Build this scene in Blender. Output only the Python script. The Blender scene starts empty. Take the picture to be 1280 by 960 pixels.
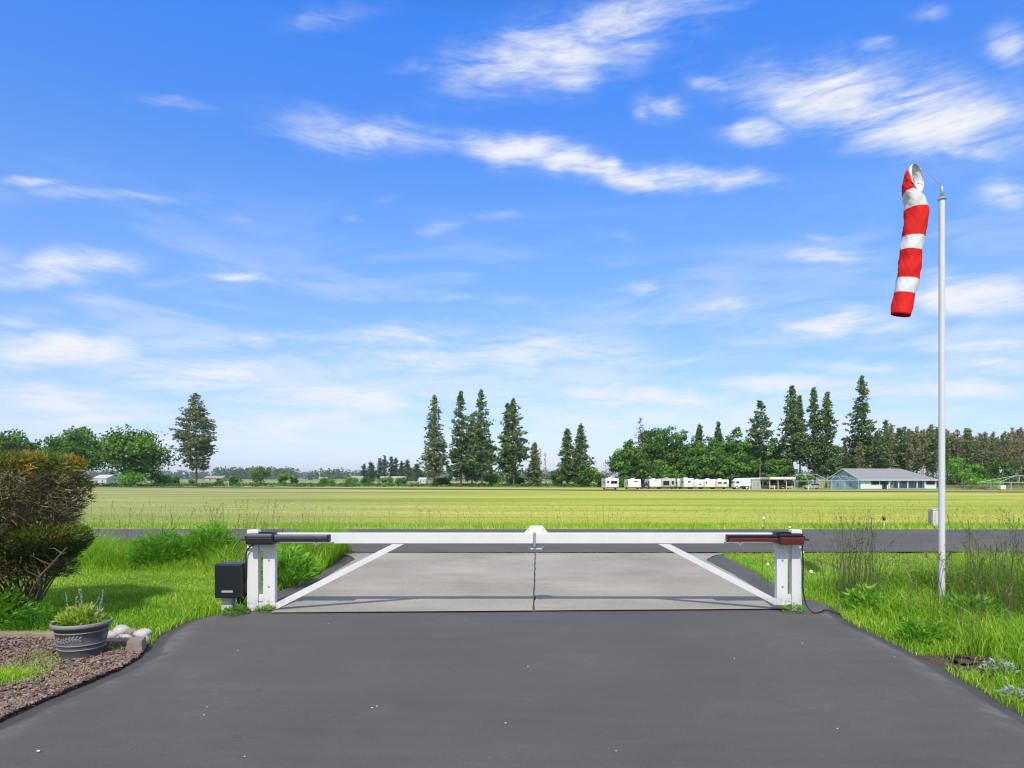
import bpy, bmesh, math, random
import numpy as np
from mathutils import Vector, Matrix

SC = bpy.context.scene
COL = SC.collection
RNG = np.random.default_rng(20260)
F, CX, HY, CAMH = 800.0, 640.0, 599.0, 1.6

# ------------------------------------------------------------------ layout helpers
def GY(py): return CAMH * F / (py - HY)
def PX(px, Y): return (px - CX) / F * Y
def PZ(py, Y): return CAMH - (py - HY) / F * Y
def G(px, py):
    Y = GY(py); return PX(px, Y), Y
def smooth(a, b, x):
    t = np.clip((np.asarray(x, float) - a) / (b - a), 0, 1); return t * t * (3 - 2 * t)
def terrain(x, y):
    y = np.asarray(y, float); x = np.asarray(x, float)
    d = np.hypot(x, y)
    z = -0.05 - 0.75 * smooth(24, 150, y) + 0.8 * smooth(260, 520, d) + 1.6 * smooth(500, 1300, d)
    return z
def T(x, y): return float(terrain(x, y))
def wob(x, y, s=1.0, k=0.0):
    x = np.asarray(x, float) * s; y = np.asarray(y, float) * s
    return (np.sin(1.7 * x + 0.9 * y + k) + np.sin(-1.1 * x + 2.3 * y + 1.3 + 2 * k) + np.sin(3.9 * x - 1.9 * y + 0.5 + k) * .6
            + np.sin(2.9 * x + 4.3 * y + 2.1 - k) * .6) / 3.2

# ------------------------------------------------------------------ object helpers
def tag(o, label=None, cat=None, group=None, kind=None):
    if label: o['label'] = label
    if cat: o['category'] = cat
    if group: o['group'] = group
    if kind: o['kind'] = kind
    return o
def thing(name, label, cat, loc=(0, 0, 0), rz=0.0, group=None):
    o = bpy.data.objects.new(name, None); COL.objects.link(o)
    o.empty_display_size = 0.2
    o.location = loc; o.rotation_euler = (0, 0, rz)
    return tag(o, label, cat, group)
def link(name, me, parent=None, loc=(0, 0, 0), rz=0.0):
    o = bpy.data.objects.new(name, me); COL.objects.link(o)
    o.location = loc; o.rotation_euler = (0, 0, rz)
    if parent: o.parent = parent
    return o
def copy_thing(o, parent=None):
    c = o.copy(); COL.objects.link(c)
    if parent: c.parent = parent
    for ch in list(o.children): copy_thing(ch, c)
    return c

class MB:
    """collects vertices and faces (any size), a tint per face and a material slot per face"""
    def __init__(s): s.v = []; s.f = {}; s.n = 0
    def add(s, verts, faces, tint=0.5, mi=0):
        verts = np.asarray(verts, float).reshape(-1, 3)
        faces = np.asarray(faces, int)
        if faces.ndim == 1: faces = faces[None]
        k = faces.shape[1]
        t = np.broadcast_to(np.asarray(tint, float), (len(faces),)).copy()
        m = np.broadcast_to(np.asarray(mi, int), (len(faces),)).copy()
        s.v.append(verts); s.f.setdefault(k, []).append((faces + s.n, t, m)); s.n += len(verts)
        return s
    def xf(s, M):
        M = np.array(M); R = M[:3, :3]; t = M[:3, 3]
        s.v = [v @ R.T + t for v in s.v]; return s
    def merge(s, o):
        base = s.n
        for v in o.v: s.v.append(v)
        for k, L in o.f.items():
            for (f, t, m) in L: s.f.setdefault(k, []).append((f + base, t, m))
        s.n += o.n; return s
    def mesh(s, name, mats, smooth_=False):
        me = bpy.data.meshes.new(name)
        if not isinstance(mats, (list, tuple)): mats = [mats]
        for m in mats: me.materials.append(m)
        V = np.concatenate(s.v) if s.v else np.zeros((0, 3))
        loops = []; starts = []; totals = []; tints = []; mis = []; p = 0
        for k, L in s.f.items():
            for (f, t, m) in L:
                loops.append(f.ravel()); n = len(f)
                starts.append(p + np.arange(n) * k); totals.append(np.full(n, k)); p += n * k
                tints.append(t); mis.append(m)
        loops = np.concatenate(loops); starts = np.concatenate(starts); totals = np.concatenate(totals)
        tints = np.concatenate(tints); mis = np.concatenate(mis)
        me.vertices.add(len(V)); me.vertices.foreach_set('co', V.ravel().astype(np.float32))
        me.loops.add(len(loops)); me.loops.foreach_set('vertex_index', loops.astype(np.int32))
        me.polygons.add(len(starts)); me.polygons.foreach_set('loop_start', starts.astype(np.int32))
        me.polygons.foreach_set('loop_total', totals.astype(np.int32))
        me.polygons.foreach_set('material_index', mis.astype(np.int32))
        me.polygons.foreach_set('use_smooth', np.full(len(starts), bool(smooth_)))
        a = me.attributes.new('tint', 'FLOAT', 'FACE'); a.data.foreach_set('value', tints.astype(np.float32))
        me.update(calc_edges=True); me.validate()
        return me
    def build(s, name, mats, parent=None, loc=(0, 0, 0), rz=0.0, smooth_=False):
        return link(name, s.mesh(name, mats, smooth_), parent, loc, rz)

def box(mb, c, size, rz=0.0, tint=.5, mi=0, ch=0.0):
    """box centred at c, with chamfered vertical and horizontal edges when ch > 0"""
    bm = bmesh.new(); bmesh.ops.create_cube(bm, size=1.0)
    bmesh.ops.scale(bm, vec=size, verts=bm.verts)
    if ch > 0: bmesh.ops.bevel(bm, geom=list(bm.edges), offset=ch, segments=2, affect='EDGES', profile=.6)
    M = Matrix.Translation(c) @ Matrix.Rotation(rz, 4, 'Z')
    return from_bm(mb, bm, M, tint, mi)
def from_bm(mb, bm, M=None, tint=.5, mi=0):
    if M is not None: bm.transform(M)
    bm.verts.index_update()
    V = [v.co[:] for v in bm.verts]; base = True
    groups = {}
    for f in bm.faces: groups.setdefault(len(f.verts), []).append([v.index for v in f.verts])
    first = True
    for k, fs in groups.items():
        if first: mb.add(V, fs, tint, mi); off = mb.n - len(V); first = False
        else:
            fa = np.asarray(fs) + off
            mb.f.setdefault(k, []).append((fa, np.full(len(fa), tint), np.full(len(fa), mi)))
    bm.free(); return mb
def tube(mb, pts, rad, n=8, tint=.5, mi=0, caps=True):
    P = np.asarray(pts, float); m = len(P)
    r = np.broadcast_to(np.asarray(rad, float), (m,))
    d = np.gradient(P, axis=0); d /= (np.linalg.norm(d, axis=1, keepdims=True) + 1e-9)
    ref = np.array([0, 0, 1.0]) if abs(d[:, 2]).mean() < .8 else np.array([0, 1.0, 0])
    e1 = np.cross(d, ref); e1 /= (np.linalg.norm(e1, axis=1, keepdims=True) + 1e-9)
    e2 = np.cross(d, e1)
    a = np.arange(n) / n * 2 * np.pi
    V = P[:, None] + r[:, None, None] * (e1[:, None] * np.cos(a)[None, :, None] + e2[:, None] * np.sin(a)[None, :, None])
    i = np.arange(m - 1)[:, None]; j = np.arange(n)[None]
    q = np.stack([i * n + j, i * n + (j + 1) % n, (i + 1) * n + (j + 1) % n, (i + 1) * n + j], -1).reshape(-1, 4)
    mb.add(V.reshape(-1, 3), q, tint, mi)
    if caps:
        off = mb.n - m * n
        fa = np.array([np.arange(n)[::-1] + off, np.arange(n) + off + (m - 1) * n])
        mb.f.setdefault(n, []).append((fa, np.full(2, float(tint)), np.full(2, mi)))
    return mb
def lathe(mb, prof, n=40, tint=.5, mi=0, c=(0, 0, 0)):
    P = np.asarray(prof, float); m = len(P); a = np.arange(n) / n * 2 * np.pi
    V = np.stack([P[:, 0:1] * np.cos(a) + c[0], P[:, 0:1] * np.sin(a) + c[1], np.repeat(P[:, 1:2], n, 1) + c[2]], -1)
    i = np.arange(m - 1)[:, None]; j = np.arange(n)[None]
    q = np.stack([i * n + j, i * n + (j + 1) % n, (i + 1) * n + (j + 1) % n, (i + 1) * n + j], -1).reshape(-1, 4)
    return mb.add(V.reshape(-1, 3), q, tint, mi)
def prism(mb, outline, z0, z1, tint=.5, mi=0):
    """outline in xy (counter clockwise), extruded from z0 to z1"""
    o = np.asarray(outline, float); n = len(o)
    V = np.concatenate([np.c_[o, np.full(n, z0)], np.c_[o, np.full(n, z1)]])
    j = np.arange(n)
    mb.add(V, np.stack([j, (j + 1) % n, (j + 1) % n + n, j + n], -1), tint, mi)
    off = mb.n - 2 * n
    mb.f.setdefault(n, []).append((np.array([j[::-1] + off, j + n + off]), np.full(2, float(tint)), np.full(2, mi)))
    return mb
def prism_xz(mb, outline, y0, y1, tint=.5, mi=0):
    t = MB(); prism(t, outline, 0, 1, tint, mi)
    t.v = [np.c_[v[:, 0], y1 + (y0 - y1) * v[:, 2], v[:, 1]] for v in t.v]
    return mb.merge(t)
def unit(v): return v / (np.linalg.norm(v, axis=-1, keepdims=True) + 1e-9)
def leaves(mb, c, d, ln, w, tint=.5, nrm=None, mi=0, rng=RNG, cup=0.0):
    """diamond leaves: base c, direction d, length ln, width w"""
    c = np.asarray(c, float); N = len(c)
    d = unit(np.broadcast_to(np.asarray(d, float), (N, 3)))
    if nrm is None: nrm = rng.normal(size=(N, 3))
    s = unit(np.cross(d, nrm))
    ln = np.broadcast_to(np.asarray(ln, float), (N,))[:, None]; w = np.broadcast_to(np.asarray(w, float), (N,))[:, None]
    m = c + d * ln * .45
    V = np.stack([c, m + s * w * .5, c + d * ln, m - s * w * .5], 1).reshape(-1, 3)
    q = np.arange(N * 4).reshape(N, 4)
    return mb.add(V, q, tint, mi)
def blades(mb, xy, z, h, w, lean, tint, rng=RNG, az=None):
    """grass blades, bent: two quads' worth of width and a tip"""
    N = len(xy); z = np.broadcast_to(z, (N,)); h = np.broadcast_to(h, (N,)); w = np.broadcast_to(w, (N,)); lean = np.broadcast_to(lean, (N,))
    if az is None: az = rng.uniform(0, 2 * np.pi, N)
    a2 = rng.uniform(0, 2 * np.pi, N)
    D = np.c_[np.cos(az), np.sin(az), np.zeros(N)]; S = np.c_[np.cos(a2), np.sin(a2), np.zeros(N)]
    b = np.c_[xy, z]; U = np.array([0, 0, 1.0])
    hh = h[:, None]; ll = lean[:, None]; ww = w[:, None]
    mid = b + U * hh * .55 + D * hh * ll * .28
    tip = b + U * hh * (1 - .35 * ll) + D * hh * ll
    V = np.stack([b - S * ww * .5, b + S * ww * .5, mid + S * ww * .42, mid - S * ww * .42, tip], 1).reshape(-1, 3)
    k = np.arange(N)[:, None] * 5
    mb.add(V, k + np.array([[0, 1, 2, 3]]), tint)
    off = mb.n - N * 5
    fa = off + k + np.array([[3, 2, 4]])
    mb.f.setdefault(3, []).append((fa, np.broadcast_to(np.asarray(tint, float), (N,)).copy(), np.zeros(N, int)))
    return mb

# ------------------------------------------------------------------ materials
def new_mat(name):
    m = bpy.data.materials.new(name); m.use_nodes = True
    nt = m.node_tree; nt.nodes.clear()
    out = nt.nodes.new('ShaderNodeOutputMaterial'); p = nt.nodes.new('ShaderNodeBsdfPrincipled')
    nt.links.new(p.outputs[0], out.inputs[0])
    return m, nt, p, out
def ramp(nt, stops, src=None, interp='LINEAR'):
    r = nt.nodes.new('ShaderNodeValToRGB'); r.color_ramp.interpolation = interp
    e = r.color_ramp.elements
    while len(e) < len(stops): e.new(0.5)
    for el, (p, c) in zip(e, stops):
        el.position = p; el.color = tuple(c) + (1,) if len(c) == 3 else c
    if src is not None: nt.links.new(src, r.inputs[0])
    return r
def noise(nt, scale, detail=4, rough=.55, vec=None, dist=0.0):
    n = nt.nodes.new('ShaderNodeTexNoise'); n.inputs['Scale'].default_value = scale
    n.inputs['Detail'].default_value = detail; n.inputs['Roughness'].default_value = rough; n.inputs['Distortion'].default_value = dist
    if vec is not None: nt.links.new(vec, n.inputs['Vector'])
    return n
def coords(nt, scale=(1, 1, 1), kind='Object', loc=(0, 0, 0), rot=(0, 0, 0)):
    t = nt.nodes.new('ShaderNodeTexCoord'); m = nt.nodes.new('ShaderNodeMapping')
    m.inputs['Scale'].default_value = scale; m.inputs['Location'].default_value = loc; m.inputs['Rotation'].default_value = rot
    nt.links.new(t.outputs[kind], m.inputs[0]); return m.outputs[0]
def mixc(nt, fac, a, b, mode='MIX'):
    m = nt.nodes.new('ShaderNodeMix'); m.data_type = 'RGBA'; m.blend_type = mode
    for sock, val in ((m.inputs[0], fac), (m.inputs[6], a), (m.inputs[7], b)):
        if hasattr(val, 'is_output'): nt.links.new(val, sock)
        elif isinstance(val, (int, float)): sock.default_value = val
        else: sock.default_value = tuple(val) + (1,)
    return m.outputs[2]
def math_(nt, op, a, b=None, c=None, clamp=False):
    m = nt.nodes.new('ShaderNodeMath'); m.operation = op; m.use_clamp = clamp
    for i, val in enumerate((a, b, c)):
        if val is None: continue
        if hasattr(val, 'is_output'): nt.links.new(val, m.inputs[i])
        else: m.inputs[i].default_value = val
    return m.outputs[0]
def maprange(nt, v, a, b, c=0.0, d=1.0, t='SMOOTHSTEP'):
    m = nt.nodes.new('ShaderNodeMapRange'); m.interpolation_type = t
    nt.links.new(v, m.inputs[0])
    for i, x in enumerate((a, b, c, d)): m.inputs[i + 1].default_value = x
    return m.outputs[0]
def bump(nt, p, h, strength=.3, dist=.01):
    b = nt.nodes.new('ShaderNodeBump'); b.inputs['Strength'].default_value = strength; b.inputs['Distance'].default_value = dist
    nt.links.new(h, b.inputs['Height']); nt.links.new(b.outputs[0], p.inputs['Normal'])
def attr(nt, name='tint'):
    a = nt.nodes.new('ShaderNodeAttribute'); a.attribute_name = name; return a.outputs['Fac']
def plain(name, col, rough=.5, metal=0.0, var=.12, scale=6.0, bumps=0.0, spec=.5):
    """painted / plastic / metal surfaces: base colour with faint dirt and wear"""
    m, nt, p, out = new_mat(name)
    v = coords(nt)
    n = noise(nt, scale, 5, .6, v); c = np.array(col)
    r = ramp(nt, [(.3, tuple(c * (1 - var))), (.7, tuple(np.minimum(c * (1 + var * .5), 1)))], n.outputs['Fac'])
    nt.links.new(r.outputs[0], p.inputs['Base Color'])
    p.inputs['Roughness'].default_value = rough; p.inputs['Metallic'].default_value = metal
    p.inputs['Specular IOR Level'].default_value = spec
    if bumps: bump(nt, p, noise(nt, scale * 8, 4, .6, v).outputs['Fac'], bumps, .005)
    return m
def leafy(name, stops, transl=.3, rough=.55, spec=.3, tcol=None, gain=1.0):
    """foliage: colour by the leaf's own tint, some light passing through"""
    m, nt, p, out = new_mat(name)
    r = ramp(nt, [(p_, tuple(min(c * gain, .75) for c in col)) for p_, col in stops], attr(nt))
    nt.links.new(r.outputs[0], p.inputs['Base Color'])
    p.inputs['Roughness'].default_value = rough; p.inputs['Specular IOR Level'].default_value = spec
    if transl > 0:
        t = nt.nodes.new('ShaderNodeBsdfTranslucent'); mx = nt.nodes.new('ShaderNodeMixShader'); mx.inputs[0].default_value = transl
        tc = mixc(nt, 1.0, r.outputs[0], tcol or (1.25, 1.3, .55), 'MULTIPLY')
        nt.links.new(tc, t.inputs['Color'])
        nt.links.new(p.outputs[0], mx.inputs[1]); nt.links.new(t.outputs[0], mx.inputs[2]); nt.links.new(mx.outputs[0], out.inputs[0])
    return m
def bark(name, a, b, scale=6.0):
    m, nt, p, out = new_mat(name)
    v = coords(nt, (scale, scale, scale * .15))
    n = noise(nt, 3, 6, .65, v)
    r = ramp(nt, [(.3, a), (.7, b)], n.outputs['Fac']); nt.links.new(r.outputs[0], p.inputs['Base Color'])
    p.inputs['Roughness'].default_value = .9; bump(nt, p, n.outputs['Fac'], .6, .03)
    return m

M = {}
def painted_steel(name, col):
    """brushed-on white paint: uneven coat, run-off stains, splash dirt near the ground, a few chips"""
    m, nt, p, out = new_mat(name); v = coords(nt)
    n = noise(nt, 2.2, 5, .6, v); c = np.array(col)
    cc = ramp(nt, [(.3, tuple(c * .93)), (.7, tuple(c * 1.04))], n.outputs['Fac']).outputs[0]
    st = noise(nt, 1.0, 5, .7, coords(nt, (26, 26, 1.6)))
    cc = mixc(nt, math_(nt, 'MULTIPLY', maprange(nt, st.outputs['Fac'], .56, .78), .30), cc, (.36, .33, .28))
    t = nt.nodes.new('ShaderNodeNewGeometry'); sp = nt.nodes.new('ShaderNodeSeparateXYZ'); nt.links.new(t.outputs['Position'], sp.inputs[0])
    spl = noise(nt, 16, 5, .7, v)
    cc = mixc(nt, math_(nt, 'MULTIPLY', maprange(nt, sp.outputs[2], .24, .0), maprange(nt, spl.outputs['Fac'], .38, .66)), cc, (.24, .21, .17))
    ch = noise(nt, 38, 3, .6, v)
    cc = mixc(nt, maprange(nt, ch.outputs['Fac'], .745, .765), cc, (.14, .07, .04))
    nt.links.new(cc, p.inputs['Base Color']); p.inputs['Roughness'].default_value = .42
    bump(nt, p, noise(nt, 60, 3, .6, v).outputs['Fac'], .05, .003)
    return m
M['white_paint'] = painted_steel('white_gate_paint', (.65, .65, .645))
M['pole_paint'] = plain('white_pole_paint', (.62, .62, .63), .4, 0, .05, 2, .02)
M['black_plastic'] = plain('black_plastic', (.009, .010, .013), .38, 0, .2, 10)
M['grey_metal'] = plain('grey_metal', (.13, .135, .14), .4, .2, .15, 10)
M['galv'] = plain('galvanised_steel', (.55, .57, .58), .4, .8, .12, 14)
M['maroon'] = plain('maroon_plastic', (.10, .012, .012), .35, 0, .15, 10)
M['rubber'] = plain('black_cable', (.012, .012, .012), .5, 0, .1, 10)
M['badge'] = plain('badge_grey', (.42, .42, .44), .4, .3, .1, 30)
M['old_wood'] = plain('weathered_white_wood', (.50, .49, .46), .85, 0, .35, 20, .3)
M['sock_white'] = plain('windsock_white_cloth', (.62, .62, .63), .8, 0, .04, 8, .1)
M['sock_red'] = plain('windsock_red_cloth', (.66, .018, .014), .8, 0, .10, 8, .1, .2)
M['stone'] = plain('river_stone', (.46, .45, .42), .8, 0, .3, 9, .2)
M['stone_tan'] = plain('tan_block', (.27, .21, .18), .9, 0, .3, 9, .4)
M['rv_white'] = plain('rv_white', (.78, .78, .78), .4, 0, .05, .8)
M['rv_cream'] = plain('rv_cream', (.66, .62, .54), .4, 0, .06, .8)
M['rv_grey'] = plain('rv_grey', (.36, .36, .38), .45, 0, .08, .8)
M['rv_stripe'] = plain('rv_stripe_tan', (.32, .26, .22), .5, 0, .1, 1)
M['dark_glass'] = plain('dark_window_glass', (.012, .014, .018), .08, 0, .1, 2)
M['tyre'] = plain('tyre_rubber', (.02, .02, .02), .8, 0, .1, 10)
M['house_blue'] = plain('house_blue_siding', (.34, .47, .60), .7, 0, .06, .6)
M['house_dark'] = plain('house_slate_wall', (.14, .21, .31), .7, 0, .06, .6)
M['trim_white'] = plain('trim_white', (.66, .68, .72), .5, 0, .06, 1)
M['frame_grey'] = plain('galvanised_frame', (.46, .47, .49), .5, 0, .1, 1)
M['pale_grey'] = plain('pale_grey_wall', (.40, .44, .46), .7, 0, .1, .8)
M['roof_white'] = plain('white_metal_roof', (.72, .68, .64), .5, 0, .12, .5)
M['tan_wall'] = plain('tan_wall', (.36, .31, .25), .8, 0, .15, .8)
M['dark_wall'] = plain('dark_wall', (.05, .05, .055), .8, 0, .2, .8)
M['pale_wall'] = plain('pale_far_wall', (.52, .52, .52), .7, 0, .08, .2)
M['far_roof'] = plain('grey_far_roof', (.30, .30, .31), .7, 0, .1, .2)
M['car_dark'] = plain('dark_car_paint', (.02, .025, .04), .2, 0, .1, 1)
M['car_red'] = plain('red_machine_paint', (.30, .07, .04), .35, 0, .1, 1)
M['car_blue'] = plain('blue_car_paint', (.05, .09, .17), .25, 0, .1, 1)
M['car_silver'] = plain('silver_car_paint', (.45, .46, .48), .25, .3, .1, 1)
M['fence_wood'] = plain('fence_wood', (.26, .20, .15), .9, 0, .3, 2, .2)
M['petal'] = plain('white_petal', (.75, .74, .72), .8, 0, .1, 20)
M['soil'] = plain('dark_soil', (.05, .035, .025), .95, 0, .4, 20, .5)
M['daisy_yellow'] = plain('daisy_centre', (.55, .36, .03), .8, 0, .1, 40)
M['bark_brown'] = bark('brown_bark', (.055, .04, .03), (.16, .115, .085))
M['bark_pine'] = bark('reddish_pine_bark', (.12, .08, .055), (.30, .20, .145))
M['bark_grey'] = bark('grey_dead_bark', (.17, .135, .105), (.40, .33, .26))
M['bark_shrub'] = bark('shrub_bark', (.078, .055, .030), (.27, .195, .115), 40)
# roof shingles
def roof_mat():
    m, nt, p, out = new_mat('grey_shingle_roof'); v = coords(nt, (2.5, 2.5, 9))
    n = noise(nt, 4, 4, .7, v); r = ramp(nt, [(.3, (.19, .185, .19)), (.7, (.30, .295, .30))], n.outputs['Fac'])
    nt.links.new(r.outputs[0], p.inputs['Base Color']); p.inputs['Roughness'].default_value = .9; return m
M['shingle'] = roof_mat()
# foliage
M['fol_oak'] = leafy('oak_leaves', [(0, (.014, .040, .005)), (.5, (.046, .110, .012)), (1, (.105, .195, .024))], .25, gain=1.75)
M['fol_bright'] = leafy('bright_leaves', [(0, (.05, .13, .012)), (.5, (.09, .22, .018)), (1, (.14, .30, .03))], .3, gain=1.5)
M['fol_fir'] = leafy('fir_needles', [(0, (.016, .032, .010)), (.5, (.040, .064, .019)), (1, (.078, .110, .032))], .12, gain=3.3)
M['fol_pine'] = leafy('pine_needles', [(0, (.030, .046, .018)), (.5, (.072, .092, .038)), (1, (.130, .148, .066))], .12, gain=2.8)
M['fol_wood'] = leafy('thin_conifer_needles', [(0, (.032, .045, .016)), (.5, (.095, .092, .036)), (1, (.15, .14, .06))], .12, gain=2.3)
M['fol_dead'] = leafy('dead_needles', [(0, (.080, .064, .038)), (.5, (.15, .120, .070)), (1, (.22, .18, .105))], .1, gain=1.7)
M['fol_far'] = leafy('far_leaves', [(0, (.022, .045, .016)), (.5, (.042, .080, .026)), (1, (.07, .12, .04))], .1, gain=1.5)
M['grass'] = leafy('lawn_grass_blades', [(0, (.050, .120, .007)), (.45, (.125, .235, .012)), (.8, (.21, .31, .028)), (.93, (.26, .36, .05)), (1, (.42, .36, .16))], .35, tcol=(1.2, 1.25, .6), gain=1.95)
M['grass_mown'] = leafy('mown_grass_blades', [(0, (.09, .185, .014)), (.5, (.19, .29, .030)), (.85, (.29, .34, .06)), (1, (.44, .38, .17))], .3, tcol=(1.15, 1.2, .7), gain=1.55)
M['grass_dry'] = leafy('dry_seed_stalks', [(0, (.11, .13, .045)), (.5, (.20, .18, .09)), (1, (.34, .28, .17))], .2, tcol=(1.1, 1.05, .8), gain=1.1)
M['weed'] = leafy('weed_leaves', [(0, (.026, .090, .008)), (.5, (.075, .19, .014)), (1, (.16, .31, .03))], .35, gain=1.65)
M['silver_leaf'] = leafy('silver_leaves', [(0, (.28, .33, .30)), (1, (.56, .60, .56))], .15, tcol=(1, 1, 1), gain=.8)
M['felt_leaf'] = leafy('felt_leaves', [(0, (.28, .33, .30)), (1, (.56, .60, .56))], .15, tcol=(1, 1, 1), gain=.8)
M['pot_leaf'] = leafy('pot_plant_leaves', [(0, (.06, .17, .015)), (.5, (.20, .30, .03)), (1, (.34, .38, .06))], .3, gain=1.4)
M['shrub_leaf'] = leafy('shrub_needles', [(0, (.16, .112, .052)), (.22, (.31, .225, .115)), (.30, (.03, .05, .014)), (.55, (.055, .10, .02)), (.72, (.12, .20, .022)), (.85, (.30, .20, .03)), (1, (.46, .20, .035))], .25, tcol=(1.1, 1.05, .8), gain=1.15)
M['bark_chip'] = leafy('bark_chips', [(0, (.060, .040, .033)), (.5, (.165, .112, .092)), (1, (.32, .245, .205))], 0, .9, gain=1.15)

# ------------------------------------------------------------------ camera, sun, sky
cam_d = bpy.data.cameras.new('camera'); cam = bpy.data.objects.new('camera', cam_d); COL.objects.link(cam)
cam.location = (0, 0, CAMH); cam.rotation_euler = (math.pi / 2, 0, 0)
cam_d.sensor_width = 36; cam_d.lens = 36 * F / 1280; cam_d.shift_y = (HY - 480) / 1280
cam_d.clip_start = .05; cam_d.clip_end = 30000
SC.camera = cam
SUN_EL = 48.0; SUN_AZ = 188.0     # azimuth clockwise from the view direction: the sun stands behind the camera
sd = bpy.data.lights.new('sun', 'SUN'); sd.energy = 3.35; sd.angle = math.radians(.8); sd.color = (1.0, .94, .86)
sun = bpy.data.objects.new('sun', sd); COL.objects.link(sun)
az, el = math.radians(SUN_AZ), math.radians(SUN_EL)
to_sun = Vector((math.sin(az) * math.cos(el), math.cos(az) * math.cos(el), math.sin(el)))
sun.rotation_euler = (-to_sun).to_track_quat('-Z', 'Y').to_euler(); sun.location = (0, -20, 30)
SC.view_settings.view_transform = 'Standard'; SC.view_settings.look = 'None'
SC.view_settings.gamma = 1.0; SC.view_settings.exposure = EXPOSURE = 0.35; SC.view_settings.use_curve_mapping = False
SC.cycles.max_bounces = 4; SC.cycles.transparent_max_bounces = 4; SC.cycles.diffuse_bounces = 2; SC.cycles.glossy_bounces = 2; SC.cycles.transmission_bounces = 2; SC.cycles.volume_bounces = 0
SC.cycles.use_denoising = True; SC.cycles.filter_width = 1.2

def build_world():
    w = bpy.data.worlds.new('World'); SC.world = w; w.use_nodes = True
    nt = w.node_tree; nt.nodes.clear()
    out = nt.nodes.new('ShaderNodeOutputWorld'); bg = nt.nodes.new('ShaderNodeBackground'); bg.inputs[1].default_value = STR = .15
    nt.links.new(bg.outputs[0], out.inputs[0])
    sky = nt.nodes.new('ShaderNodeTexSky'); sky.sky_type = 'NISHITA'; sky.sun_disc = False
    sky.sun_elevation = el; sky.sun_rotation = az; sky.air_density = 1.0; sky.dust_density = .3; sky.ozone_density = 3.0; sky.altitude = 200
    hsv = nt.nodes.new('ShaderNodeHueSaturation'); hsv.inputs['Saturation'].default_value = SKY_SAT; hsv.inputs['Value'].default_value = SKY_VAL
    hsv.inputs['Hue'].default_value = SKY_HUE
    nt.links.new(sky.outputs[0], hsv.inputs['Color'])
    tc = nt.nodes.new('ShaderNodeTexCoord'); sep = nt.nodes.new('ShaderNodeSeparateXYZ'); nt.links.new(tc.outputs['Generated'], sep.inputs[0])
    X, Y, Z = sep.outputs
    AZ = math_(nt, 'ARCTAN2', X, Y); EL = math_(nt, 'ARCSINE', Z)
    def ae(px, py):
        u = (px - CX) / F; v = (HY - py) / F
        return math.atan2(u, 1), math.atan2(v, math.hypot(u, 1))
    # warped direction coordinates so that no cloud keeps a clean outline
    comb = nt.nodes.new('ShaderNodeCombineXYZ'); nt.links.new(AZ, comb.inputs[0]); nt.links.new(EL, comb.inputs[1])
    wn = noise(nt, 7.0, 3, .6, comb.outputs[0])
    wv = nt.nodes.new('ShaderNodeVectorMath'); wv.operation = 'MULTIPLY_ADD'; nt.links.new(wn.outputs['Color'], wv.inputs[0])
    wv.inputs[1].default_value = (.10, .05, 0); nt.links.new(comb.outputs[0], wv.inputs[2])
    # each cloud: distance in its own stretched and turned frame; the nearest body wins
    d = None; GMAX = 1.3
    for (x0, y0, x1, y1, th, gain) in CLOUDS:
        lowk = min(max(((y0 + y1) / 2 - 280) / 150, 0), 1); th *= 1 + .75 * lowk; gain = min(gain * (1 + .30 * lowk), 1.25)
        ex = .18 * lowk * (x1 - x0); x0, x1 = x0 - ex, x1 + ex
        a0, e0 = ae(x0, y0); a1, e1 = ae(x1, y1); am, em = ae((x0 + x1) / 2, (y0 + y1) / 2)
        L = math.hypot(a1 - a0, e1 - e0) / 2; k = 2 * L / math.hypot(x1 - x0, y1 - y0)
        mp = nt.nodes.new('ShaderNodeMapping'); mp.vector_type = 'TEXTURE'; nt.links.new(wv.outputs[0], mp.inputs[0])
        mp.inputs['Location'].default_value = (am + .05, em + .025, math.sqrt(math.log(GMAX / gain)))
        mp.inputs['Rotation'].default_value = (0, 0, math.atan2(e1 - e0, a1 - a0)); mp.inputs['Scale'].default_value = (L * 1.02, th * k * 1.22, 1)
        dt = nt.nodes.new('ShaderNodeVectorMath'); dt.operation = 'DOT_PRODUCT'; nt.links.new(mp.outputs[0], dt.inputs[0]); nt.links.new(mp.outputs[0], dt.inputs[1])
        d = dt.outputs['Value'] if d is None else math_(nt, 'MINIMUM', d, dt.outputs['Value'])
    s = math_(nt, 'MULTIPLY', math_(nt, 'POWER', 2.718, math_(nt, 'MULTIPLY', d, -1.0)), GMAX)
    # wisps: long streaks and fine curdled detail
    mp = nt.nodes.new('ShaderNodeMapping'); nt.links.new(comb.outputs[0], mp.inputs[0]); mp.inputs['Rotation'].default_value = (0, 0, .12); mp.inputs['Scale'].default_value = (1, 5.0, 1)
    f1 = noise(nt, 6.5, 5, .62, mp.outputs[0], .7); f2 = noise(nt, 24, 6, .64, mp.outputs[0], 1.0)
    f = math_(nt, 'ADD', math_(nt, 'MULTIPLY', f1.outputs['Fac'], .72), math_(nt, 'MULTIPLY', f2.outputs['Fac'], .28))
    fd = math_(nt, 'MULTIPLY_ADD', f, 3.6, -1.8)
    body = math_(nt, 'ADD', math_(nt, 'MULTIPLY', s, .9), math_(nt, 'MULTIPLY', fd, math_(nt, 'MULTIPLY_ADD', s, .75, .10)))
    al = maprange(nt, body, .04, 1.25, 0, .97)
    # thin veil, thicker towards the horizon
    mp2 = nt.nodes.new('ShaderNodeMapping'); nt.links.new(comb.outputs[0], mp2.inputs[0]); mp2.inputs['Scale'].default_value = (1, 5, 1); mp2.inputs['Location'].default_value = (3.1, 1.7, 0)
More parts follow.
